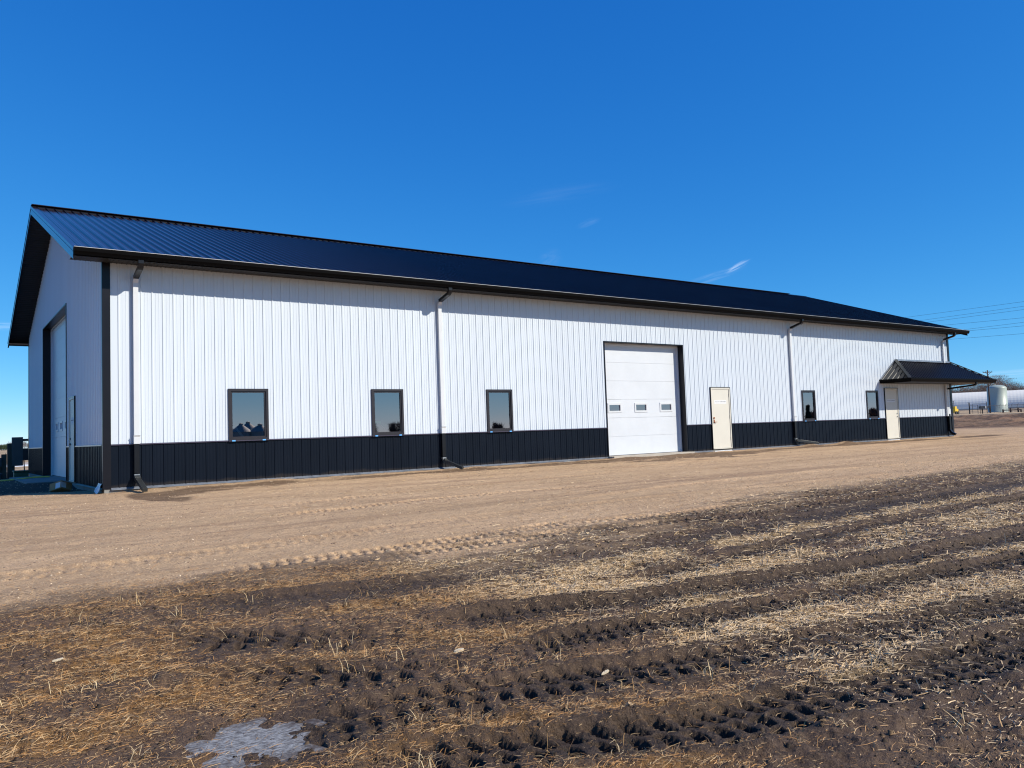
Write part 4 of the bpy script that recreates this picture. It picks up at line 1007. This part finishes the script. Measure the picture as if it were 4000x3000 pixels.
# electrical service rack
ex, ey = -.22, 19.6; g = gz(ex, ey)
et = thing('meter_rack', 'electric meter rack of wooden posts and grey cabinets past the gable', 'meter rack', (ex,ey,g))
for dx, hh, w_ in ((-.40,1.15,.20),(-.14,1.62,.28),(-.53,1.0,.10)):
    MB().box(dx-w_/2,dx+w_/2,-.08,.08,-.3,hh).build('post', M_brownpost, et)
mb = MB(); mb.box(-.12,.30,-.22,-.03,.62,1.88); ob = mb.build('meter_cabinet', M_grey_metal, et); bv = ob.modifiers.new('bevel','BEVEL'); bv.width = .015; bv.segments = 2
mb = MB(); mb.box(.18,.50,-.20,-.04,.85,1.32); mb.box(.46,.53,-.18,-.06,.95,1.0); mb.box(.46,.53,-.18,-.06,1.12,1.18); ob = mb.build('breaker_box', M_frame, et)
for q0, q1 in ((1.70,1.80),(1.30,1.38)):
    mb = MB(); mb.box(.30,.62,-.10,-.06,q0,q1); mb.box(.56,.62,-.10,-.06,q0-.08,q0); mb.build('bracket', M_frame, et)
for dx, top in ((.58,1.7),(.66,1.95)): MB().tube([(dx,-.08,0),(dx+.03,-.08,.5),(dx-.02,-.08,1.1),(dx,-.08,top)], .012, 6).build('cable', M_hose if dx > .6 else M_rubber, et)
MB().tube([(.38,-.1,0),(.34,-.1,.9)], .022, 8).build('conduit', M_rubber, et)
mb = MB(); mb.box(-.82,-.50,-.22,-.02,.62,.98); mb.poly((-.80,-.24,.98),(-.66,-.24,.98),(-.80,-.34,.55),(-.96,-.34,.55)); mb.box(-.66,-.58,-.12,-.04,-.1,.62); mb.build('lower_box', M_grey_metal, et)
et.scale = (.93,.93,.93)
# long dark trough in the shade
mb = MB(); mb.box(-3.4,0,-.5,.5,.0,.40); tx, ty = -.80, 18.4; g = gz(tx, ty)
tr = thing('stock_trough', 'long low dark blue trough lying in the shade left of the meter rack', 'trough', (tx,ty,g))
mb = MB(); mb.box(-3.6,0,-.5,.5,.04,.30); mb.build('tub', M_navy, tr)
mb = MB(); mb.sweep([(-3.62,-.52,.32),(.02,-.52,.32),(.02,.52,.32),(-3.62,.52,.32),(-3.62,-.52,.32)], .05, .05); mb.build('rim', M_navy, tr)
mb = MB(); mb.box(-3.4,-3.2,-.5,.5,-.1,.04); mb.build('skid', M_brownpost, tr); MB().box(-.4,-.2,-.5,.5,-.1,.04).build('skid', M_brownpost, tr)
# marker stakes in the field
first = None
for i, (px_, dpt, hh) in enumerate(((-.9,30,1.0),(-.55,31,.95),(.0,33,1.05),(.35,34,1.05),(.9,38,1.1),(-1.5,29,.55))):
    x_, y_ = px_*1.15-.0, dpt
    mb = MB(); mb.tube([(0,0,-.1),(.02,0,hh*.5),(-.01,0,hh)], .02, 6)
    st = tag(mb.build('stake', M_brownpost, None), 'thin upright stake in the field behind the meter rack', 'stake', 'thin stakes in the snowy field'); st.location = (x_, y_, gz(x_, y_))

# ------------------------------------------------------------------ far right background
def at(px, py, D):
    dv = f_+r_*((px-2000)/F)-u_*((py-1500)/F); dv = dv/math.hypot(dv.x, dv.y); return Vector((CX, CY, CZ))+dv*D
# asphalt road along the top of the bank
e = Vector((.43,-.9,0)).normalized(); c0_ = Vector((CX,CY,0))+Vector((.9,.43,0)).normalized()*108.5
mb = MB(); fw = Vector((.9,.43,0)).normalized(); prev = None
for k in range(-22, 16):
    p = c0_+e*(k*8.0)
    a = p; b_ = p+fw*7; za = 1.0+gz(a.x, a.y)*0; pts_ = [Vector((q.x, q.y, max(gz(a.x,a.y), gz(b_.x,b_.y))+.05)) for q in (a, b_)]
    if prev: mb.poly(prev[0], pts_[0], pts_[1], prev[1])
    if prev: mb.poly(prev[0], pts_[0], pts_[0]-Vector((0,0,.35)), prev[0]-Vector((0,0,.35)))
    prev = pts_
o = mb.build('road', paint('asphalt', (.20,.19,.18), .9, .15, 1.5)); tag(o, kind='structure')

# utility pole
pp = Vector((204.2,71.0,0)); pp.z = gz(pp.x, pp.y)
po = thing('utility_pole', 'tall brown utility pole with three crossarms in front of the green tank', 'utility pole', tuple(pp))
MB().tube([(0,0,-.5),(0,0,5.5),(0,0,10.4)], .19, 10, .13).build('pole', M_wood, po, True)
ad_ = Vector((r_.x, r_.y, 0)).normalized()
for z_, hl, br in ((9.85,1.12,1), (8.35,.72,0), (7.15,.9,1)):
    mb = MB(); a = ad_*hl; mb.sweep([tuple(-a+Vector((0,0,z_))), tuple(a+Vector((0,0,z_+.05)))], .14, .16)
    for s in (-1, 1): mb.sweep([tuple(ad_*(s*hl*.62)+Vector((0,-.1,z_))), (0,-.1,z_-.62 if br else z_+.6)], .07, .07)
    ar = mb.build('crossarm', M_wood, po)
    for s in (-.95,-.35,.35,.95):
        q = ad_*(hl*s); MB().tube([tuple(q+Vector((0,0,z_+.06))), tuple(q+Vector((0,0,z_+.34)))], .06, 6).build('insulator', M_grey_metal, ar)
# tank
tk = Vector((254.5,90.7,0)); tk.z = gz(tk.x, tk.y)
to = thing('storage_tank', 'tall pale green domed storage tank behind the utility pole', 'tank', tuple(tk))
Rt = 2.6; prof = [(Rt*1.02,-.4),(Rt*1.02,.15),(Rt,.16),(Rt,7.0)]+[(Rt*math.cos(q), 7.0+1.05*math.sin(q)) for q in np.linspace(.15,1.5,8)]
mb = MB(); mb.lathe((0,0,0), prof, 48); mb.build('shell', M_tank, to, True)
q = ad_*(Rt+.25)
mb = MB(); mb.tube([tuple(q+Vector((-.2,0,-.3))), tuple(q+Vector((-.2,0,6.3)))], .05, 6); mb.tube([tuple(q+Vector((.25,0,-.3))), tuple(q+Vector((.25,0,6.3)))], .05, 6)
for k in range(18): mb.tube([tuple(q+Vector((-.2,0,.2+k*.34))), tuple(q+Vector((.25,0,.2+k*.34)))], .03, 5)
mb.build('ladder', M_tank, to)
mb = MB(); mb.box(q.x-.6,q.x+.35,q.y-.4,q.y+.4,6.25,6.35); mb.sweep([(q.x-.6,q.y-.4,7.0),(q.x+.35,q.y-.4,7.0)], .06,.06); mb.sweep([(q.x+.35,q.y-.4,6.3),(q.x+.35,q.y-.4,7.0)], .06,.06,up=(0,1,0)); mb.build('landing', M_hinge, to)
mb = MB(); mb.tube([tuple(-ad_*2.2+Vector((0,0,7.5))), tuple(-ad_*1.2+Vector((0,0,8.4))), tuple(-ad_*.1+Vector((0,0,8.2)))], .06, 6); mb.build('vent_pipe', M_tank, to)
# long fabric hall
a = at(3560,1607,400); b_ = at(4210,1590,400); a.z = gz(a.x,a.y)-.4; b_.z = a.z; ctr = (a+b_)/2
ho = thing('storage_hall', 'long white arched fabric storage hall beyond the pole and tank', 'storage hall', tuple(ctr))
ax = (b_-a).normalized(); hl = (b_-a).length/2; bk = Vector((-ax.y, ax.x, 0)); mb = MB(); hw_, hh = 11.0, 8.4
def arch(s, k=1): return [tuple(ax*s+bk*(hw_-hw_*math.cos(q)*k)+Vector((0,0,hh*min(1,math.sin(q)*1.0)**.75*k))) for q in np.linspace(0,PI,25)]
secs = 48
for i in range(secs):
    s0, s1 = -hl+2*hl*i/secs, -hl+2*hl*(i+1)/secs; A0, A1 = arch(s0), arch(s1); M0 = arch((s0+s1)/2, .9985)
    for j in range(24): mb.poly(A0[j], A0[j+1], M0[j+1], M0[j]); mb.poly(M0[j], M0[j+1], A1[j+1], A1[j])
for s in (-hl, hl): mb.poly(*arch(s))
mb.build('fabric_cover', M_fabric, ho, True)
mb = MB(); mb.sweep([tuple(-ax*hl+Vector((0,0,.3))-bk*.2), tuple(ax*hl+Vector((0,0,.3))-bk*.2)], .5, 1.4); mb.build('base_wall', M_slab, ho)
# yellow machine half hidden by the corner
ya = at(3727,1612,200); ya.z = gz(ya.x, ya.y)
yt = thing('yellow_cart', 'small yellow machine parked beside the far corner of the shed', 'machine', tuple(ya))
mb = MB(); mb.box(-.7,.7,-.6,.6,.35,1.2); mb.box(-.45,.25,-.5,.5,1.2,1.75); ob = mb.build('body', M_yellow, yt)
mb = MB(); mb.tube([(.1,0,1.7),(.1,0,3.0)], .06, 6); mb.tube([(-.4,0,2.9),(.5,0,2.95)], .05, 6); mb.tube([(-.3,0,2.3),(.3,0,2.3)], .05, 6); mb.build('mast', M_frame, yt)
for s in (-.45,.45): MB().tube([(s,-.75,.35),(s,-.55,.35)], .35, 14).build('wheel', M_rubber, yt)
# pipe gate frame
ga = at(3788,1612,190); gb = at(3856,1610,190); ga.z = gz(ga.x,ga.y); gb.z = gz(gb.x,gb.y)
gt = thing('pipe_gate', 'tall thin pipe gate frame in front of the fabric hall', 'gate', tuple(ga)); gdv = gb-ga
for nm, q0, q1, r0 in (('post',0,2.35,.12),('post',1,2.35,.06),('post',.18,2.0,.04),('post',.48,1.8,.05),('post',.62,1.9,.05)):
    MB().tube([tuple(gdv*q0+Vector((0,0,-.2))), tuple(gdv*q0+Vector((0,0,q1)))], r0, 6).build(nm, M_brownpost, gt)
for z_, q0, q1 in ((2.3,-.12,.03),(2.05,.18,1),(1.75,.05,1),(1.45,.18,.4),(.5,.05,.55)):
    MB().tube([tuple(gdv*q0+Vector((0,0,z_))), tuple(gdv*q1+Vector((0,0,z_)))], .035, 6).build('rail', M_hinge, gt)
# dark blue box on a post
bb = at(3838,1613,185); bb.z = gz(bb.x,bb.y)
bo = thing('fuel_box', 'dark blue box on a short post behind the road', 'box', tuple(bb))
mb = MB(); mb.sweep([tuple(-ad_*.5+Vector((0,0,1.25))), tuple(ad_*.45+Vector((0,0,1.25)))], .7, .48); mb.build('cabinet', M_navy, bo)
mb = MB(); mb.sweep([tuple(ad_*.45+Vector((0,0,1.25))), tuple(ad_*.62+Vector((0,0,1.25)))], .68, .46); mb.build('white_end', M_paper, bo)
MB().tube([(0,0,-.2),(0,0,1.1)], .12, 8).build('post', M_brownpost, bo)
b2 = at(3851,1611,195); b2.z = gz(b2.x,b2.y)
bo2 = thing('fuel_box', 'smaller dark blue box beside the larger one behind the road', 'box', tuple(b2))
mb = MB(); mb.sweep([tuple(-ad_*.1+Vector((0,0,1.3))), tuple(ad_*.7+Vector((0,0,1.3)))], .6, .28); mb.build('cabinet', M_navy, bo2); MB().tube([tuple(ad_*.3+Vector((0,0,-.2))), tuple(ad_*.3+Vector((0,0,1.2)))], .07, 6).build('post', M_brownpost, bo2)
# chain link fence
fa = at(3862,1612,215); fb = at(4120,1600,215); fa.z = gz(fa.x,fa.y); fb.z = fa.z
fo = thing('chain_link_fence', 'grey chain link fence running past the foot of the tank', 'fence', tuple(fa)); fv = fb-fa; npst = 12
for k in range(npst):
    q = fv*(k/(npst-1)); MB().tube([tuple(q+Vector((0,0,-.3))), tuple(q+Vector((0,0,1.75))), tuple(q+Vector((.1,-.15,2.0)))], .05, 6).build('fence_post', M_hinge, fo)
MB().tube([(0,0,1.72), tuple(fv+Vector((0,0,1.72)))], .045, 6).build('top_rail', M_hinge, fo)
mb = MB(); Ln = fv.length; u = fv.normalized(); k = 0.
while k < Ln:
    for s in (1, -1):
        z0_, z1_ = (.0, 1.7) if s == 1 else (1.7, .0); mb.poly(tuple(u*k+Vector((0,0,z0_))), tuple(u*(k+.025)+Vector((0,0,z0_))), tuple(u*(k+1.725)+Vector((0,0,z1_))), tuple(u*(k+1.7)+Vector((0,0,z1_))))
    k += .16
mb.build('mesh_panel', M_hinge, fo)
# brown rail fence
po_ = [at(3919,1612,200), at(3948,1610,200), at(3978,1608,200), at(3989,1607,200)]
ro = thing('rail_fence', 'short brown timber rail fence at the foot of the green tank', 'fence', (po_[0].x,po_[0].y,gz(po_[0].x,po_[0].y)))
for i, q in enumerate(po_):
    d_ = Vector((q.x-po_[0].x, q.y-po_[0].y, 0)); hh = (.72,.95,.95,.6)[i]
    MB().tube([tuple(d_+Vector((0,0,-.3))), tuple(d_+Vector((0,0,hh)))], .17, 8).build('post', M_wood, ro)
    if i: MB().tube([tuple(pv_+Vector((0,0,.52))), tuple(d_+Vector((0,0,.52)))], .09, 8).build('rail', M_wood, ro)
    pv_ = d_

# overhead wires
WR = [((80.79,13.59,11.52),(85.17,25.54,12.12)),((80.79,13.62,11.08),(85.99,26.,11.66)),((80.78,13.64,10.77),(85.62,25.83,11.33)),((80.76,13.68,9.99),(82.55,24.3,10.51)),((80.75,13.71,9.56),(85.9,26.06,10.05)),((80.74,13.73,9.22),(82.42,24.29,9.69)),((80.73,13.77,8.49),(81.78,24.01,8.92))]
wl = ['topmost thin power wire in the fan above the canopy','second power wire from the top above the canopy','third power wire from the top above the canopy','middle power wire of the seven above the canopy','third lowest power wire crossing the sky right of the shed','second lowest power wire crossing the sky right of the shed','lowest power wire, ending at the wall just under the far eave']
for i, (a, b_) in enumerate(WR):
    a = Vector(a); b_ = Vector(b_); pts = [a+(b_-a)*q+Vector((0,0,.010*(q-.4)**2)) for q in np.linspace(-5,5,24)]
    o = MB().tube([tuple(p) for p in pts], .011, 5).build('power_wire', M_wire, None, loc=tuple(a)); tag(o, wl[i], 'wire', 'power wires right of the shed')

# ------------------------------------------------------------------ trees
def twig_crown(rs, n, rx, ry, h, base_h, size, taper=1.0):
    """cloud of thin twig slivers filling an uneven crown"""
    lobes = [(rs.uniform(-.6,.6)*rx, rs.uniform(-.6,.6)*ry, rs.uniform(.35,.85), rs.uniform(.3,.55)) for _ in range(7)]
    V = []; Fc = []
    for _ in range(n):
        lx, ly, lz, lr = lobes[rs.randint(7)]
        d = rs.normal(size=3); d /= np.linalg.norm(d); q = rs.rand()**.5*lr
        p = np.array([lx+d[0]*q*rx, ly+d[1]*q*ry, base_h+(h-base_h)*np.clip(lz+d[2]*q*.9, 0, 1.02)])
        dr = d+rs.normal(size=3)*.5+np.array([0,0,.7]); dr /= np.linalg.norm(dr); w_ = np.cross(dr, rs.normal(size=3)); w_ /= np.linalg.norm(w_)
        l = size*rs.uniform(.5,1.4); k = len(V); V += [tuple(p-w_*size*.045), tuple(p+w_*size*.045), tuple(p+dr*l)]; Fc.append((k,k+1,k+2))
    return V, Fc
def wood(name, row, mat, label, cat, n, rs, hrange, size):
    mb = MB()
    for (x, y, z, k) in row:
        h = rs.uniform(*hrange)*k; V, Fc = twig_crown(rs, n, h*.38, h*.38, h, h*.12, size); b0 = len(mb.v)
        mb.v += [(a+x, b+y, c+z) for a, b, c in V]; mb.f += [tuple(i+b0 for i in f) for f in Fc]
        mb.tube([(x,y,z-.5),(x+.1*h*.1,y,z+h*.45),(x,y,z+h*.85)], h*.016, 5, h*.004)
    o = mb.build(name, mat); tag(o, label, cat, kind='stuff'); return o
rs = np.random.RandomState(11)
row = []
for i in range(150):
    px = 3560+i*4.3+rs.uniform(-6,6); D = 440+rs.uniform(0,60); p = at(px, 1600, D)
    prof_ = np.interp(px, (3560,3720,3800,3860,3900,3925,3955,4000,4250), (.80,.74,.84,.92,1.10,1.0,.80,.72,.7)); row.append((p.x, p.y, gz(p.x,p.y)-.3, prof_))
wood('bare_woodland', row, M_twig, 'band of bare leafless trees on the rise behind the white hall', 'woodland', 1700, rs, (11.5,16.5), .75)
row = []
for i in range(90):
    px = -260+i*5.2; D = 1000+rs.uniform(0,140); p = at(px, 1750, D); row.append((p.x, p.y, gz(p.x,p.y)-.5, np.interp(px,(-260,30,60,75,110,210),(.62,.65,1.1,1.05,.75,.7))))
wood('distant_treeline', row, M_twigfar, 'faint grey treeline along the horizon left of the shed', 'treeline', 300, rs, (7,11), 1.6)
def bush(px, D, wdt, h, label, mat=M_green, grp=None):
    p = at(px, 1757, D); rs_ = np.random.RandomState(int(px)+500); V, Fc = twig_crown(rs_, 2600, wdt/2, wdt/2, h, 0, 1.0)
    b = thing('evergreen_bush', label, 'bush', (p.x, p.y, gz(p.x,p.y)-.1), grp)
    mb = MB(); mb.v = V; mb.f = Fc; mb.build('foliage', mat, b)
    MB().tube([(0,0,-.2),(0,0,h*.6)], .15, 6).build('stem', M_brownpost, b)
bush(6, 560, 9, 2.9, 'dark evergreen clump at the left edge of the far field', grp='evergreen clumps in the far field'); bush(36, 560, 7, 3.1, 'dark evergreen clump just left of the meter rack in the far field', grp='evergreen clumps in the far field')
p = at(46, 1757, 600)
sh = thing('farm_shed', 'tiny white farm shed beside the dark evergreens on the far field', 'shed', (p.x,p.y,gz(p.x,p.y)))
MB().box(-2.2,2.2,-2,2,-.3,2.0).build('wall', M_fabric, sh); mb = MB(); mb.poly((-2.4,-2.3,1.95),(2.4,-2.3,1.95),(2.4,0,3),(-2.4,0,3)); mb.poly((2.4,2.3,1.95),(-2.4,2.3,1.95),(-2.4,0,3),(2.4,0,3)); mb.build('roof', M_galvbin, sh)

# ---- behind the camera: what the window panes mirror
def bin_(x, y, r, h, label):
    z = gz(x, y); b = thing('grain_bin', label, 'grain bin', (x,y,z), 'grain bins mirrored in the window')
    pr = []; k = 0.
    while k < h: pr += [(r, k), (r*.992, k+.2)]; k += .4
    mb = MB(); mb.lathe((0,0,0), pr, 40); mb.build('shell', M_galvbin, b, True)
    mb = MB(); mb.lathe((0,0,0), [(r*1.03,h-.1),(r*.2,h+r*.62),(r*.2,h+r*.62+.4),(.01,h+r*.62+.6)], 40); mb.build('roof', M_galvbin, b)
dr = Vector((.303,-.953,0)); sd = Vector((.953,.303,0)); cc = Vector((-3,19.2,0))
for l, D, r, h, lb in ((-1.6,215,2.8,3.9,'galvanised grain bin mirrored in the first window, left of the pair'),(2.8,215,2.6,3.9,'galvanised grain bin mirrored in the first window, right of the pair'),(.2,228,2.8,4.6,'galvanised grain bin standing behind the mirrored pair')):
    p = cc+dr*D+sd*l; bin_(p.x, p.y, r, h, lb)
row = []
for i in range(32):
    a = math.radians(165-i*1.8); D = 190+rs.uniform(-15,25)
    if 161 < math.degrees(a) < 163.5: continue
    row.append((CX+math.sin(a)*D, 19.2+math.cos(a)*D, -.6, np.interp(i,(0,8,20,60),(.9,1.1,.7,.8))))
wood('shelterbelt', row, M_twig, 'belt of bare trees mirrored in the window panes', 'trees', 2600, rs, (3.2,4.9), .9)
def conifer(x, y, h, label):
    z = -.6; c = thing('spruce_tree', label, 'tree', (x,y,z)); MB().tube([(0,0,-.2),(0,0,h*.95)], .16, 7, .03).build('trunk', M_brownpost, c)
    rs_ = np.random.RandomState(5); mb = MB()
    for _ in range(3200):
        q = rs_.rand()**.7; a = rs_.uniform(0,2*PI); rr = h*.24*(1-q)*(.55+.6*rs_.rand())*(1+.25*math.sin(q*40)); p = Vector((rr*math.cos(a), rr*math.sin(a), h*(.06+.94*q)))
        d_ = Vector((math.cos(a), math.sin(a), -.35)); s_ = Vector((-d_.y, d_.x, 0))*.09; mb.poly(tuple(p-s_), tuple(p+s_), tuple(p+d_*.45))
    mb.build('crown', M_green, c)
conifer(138,-76,4.9,'dark spruce mirrored in the fourth window of the shed')

# ------------------------------------------------------------------ bits lying in the mud
def chip(x, y, l, w_, h, rz, label, mat, tilt=.1):
    z = gz(x, y); mb = MB(); rs_ = np.random.RandomState(int(abs(x*100)+abs(y*10))); n = 9; top = []; bot = []
    for k in range(n):
        a = 2*PI*k/n; f = rs_.uniform(.7,1.1); top.append((math.cos(a)*l/2*f, math.sin(a)*w_/2*f, h+rs_.uniform(-.2,.2)*h)); bot.append((math.cos(a)*l/2*f*1.05, math.sin(a)*w_/2*f*1.05, -.004))
    mb.poly(*top)
    for k in range(n): mb.poly(bot[k], bot[(k+1)%n], top[(k+1)%n], top[k])
    o = mb.build('wood_chip', mat); o.scale = (.8,.7,.7); o.location = (x, y, z+.004); o.rotation_euler = (tilt, 0, rz); tag(o, label, 'wood chip', 'pale bits lying in the mud'); return o
M_chip = paint('pale_chip', (.46,.31,.17), .8, .2, 30, bump=.4, bscale=60); M_chip2 = paint('white_chip', (.55,.46,.33), .6, .1, 30)
chip(-.28,-14.76,.10,.045,.014,.2,'pale curved chip in trodden straw at the centre of the foreground', M_chip2)
chip(-.31,-15.82,.14,.05,.012,-.2,'flat tan splinter near the bottom centre edge', M_chip)
chip(-.16,-16.18,.08,.075,.02,.9,'rounded tan flake standing by the rut at the bottom right of centre', M_chip, .7)
chip(.23,-15.57,.11,.022,.012,.35,'narrow pale stick end in the black rut right of centre', M_chip2)
chip(-2.35,-13.3,.09,.03,.01,.3,'short white splinter at the far left in the brown straw', M_chip2)
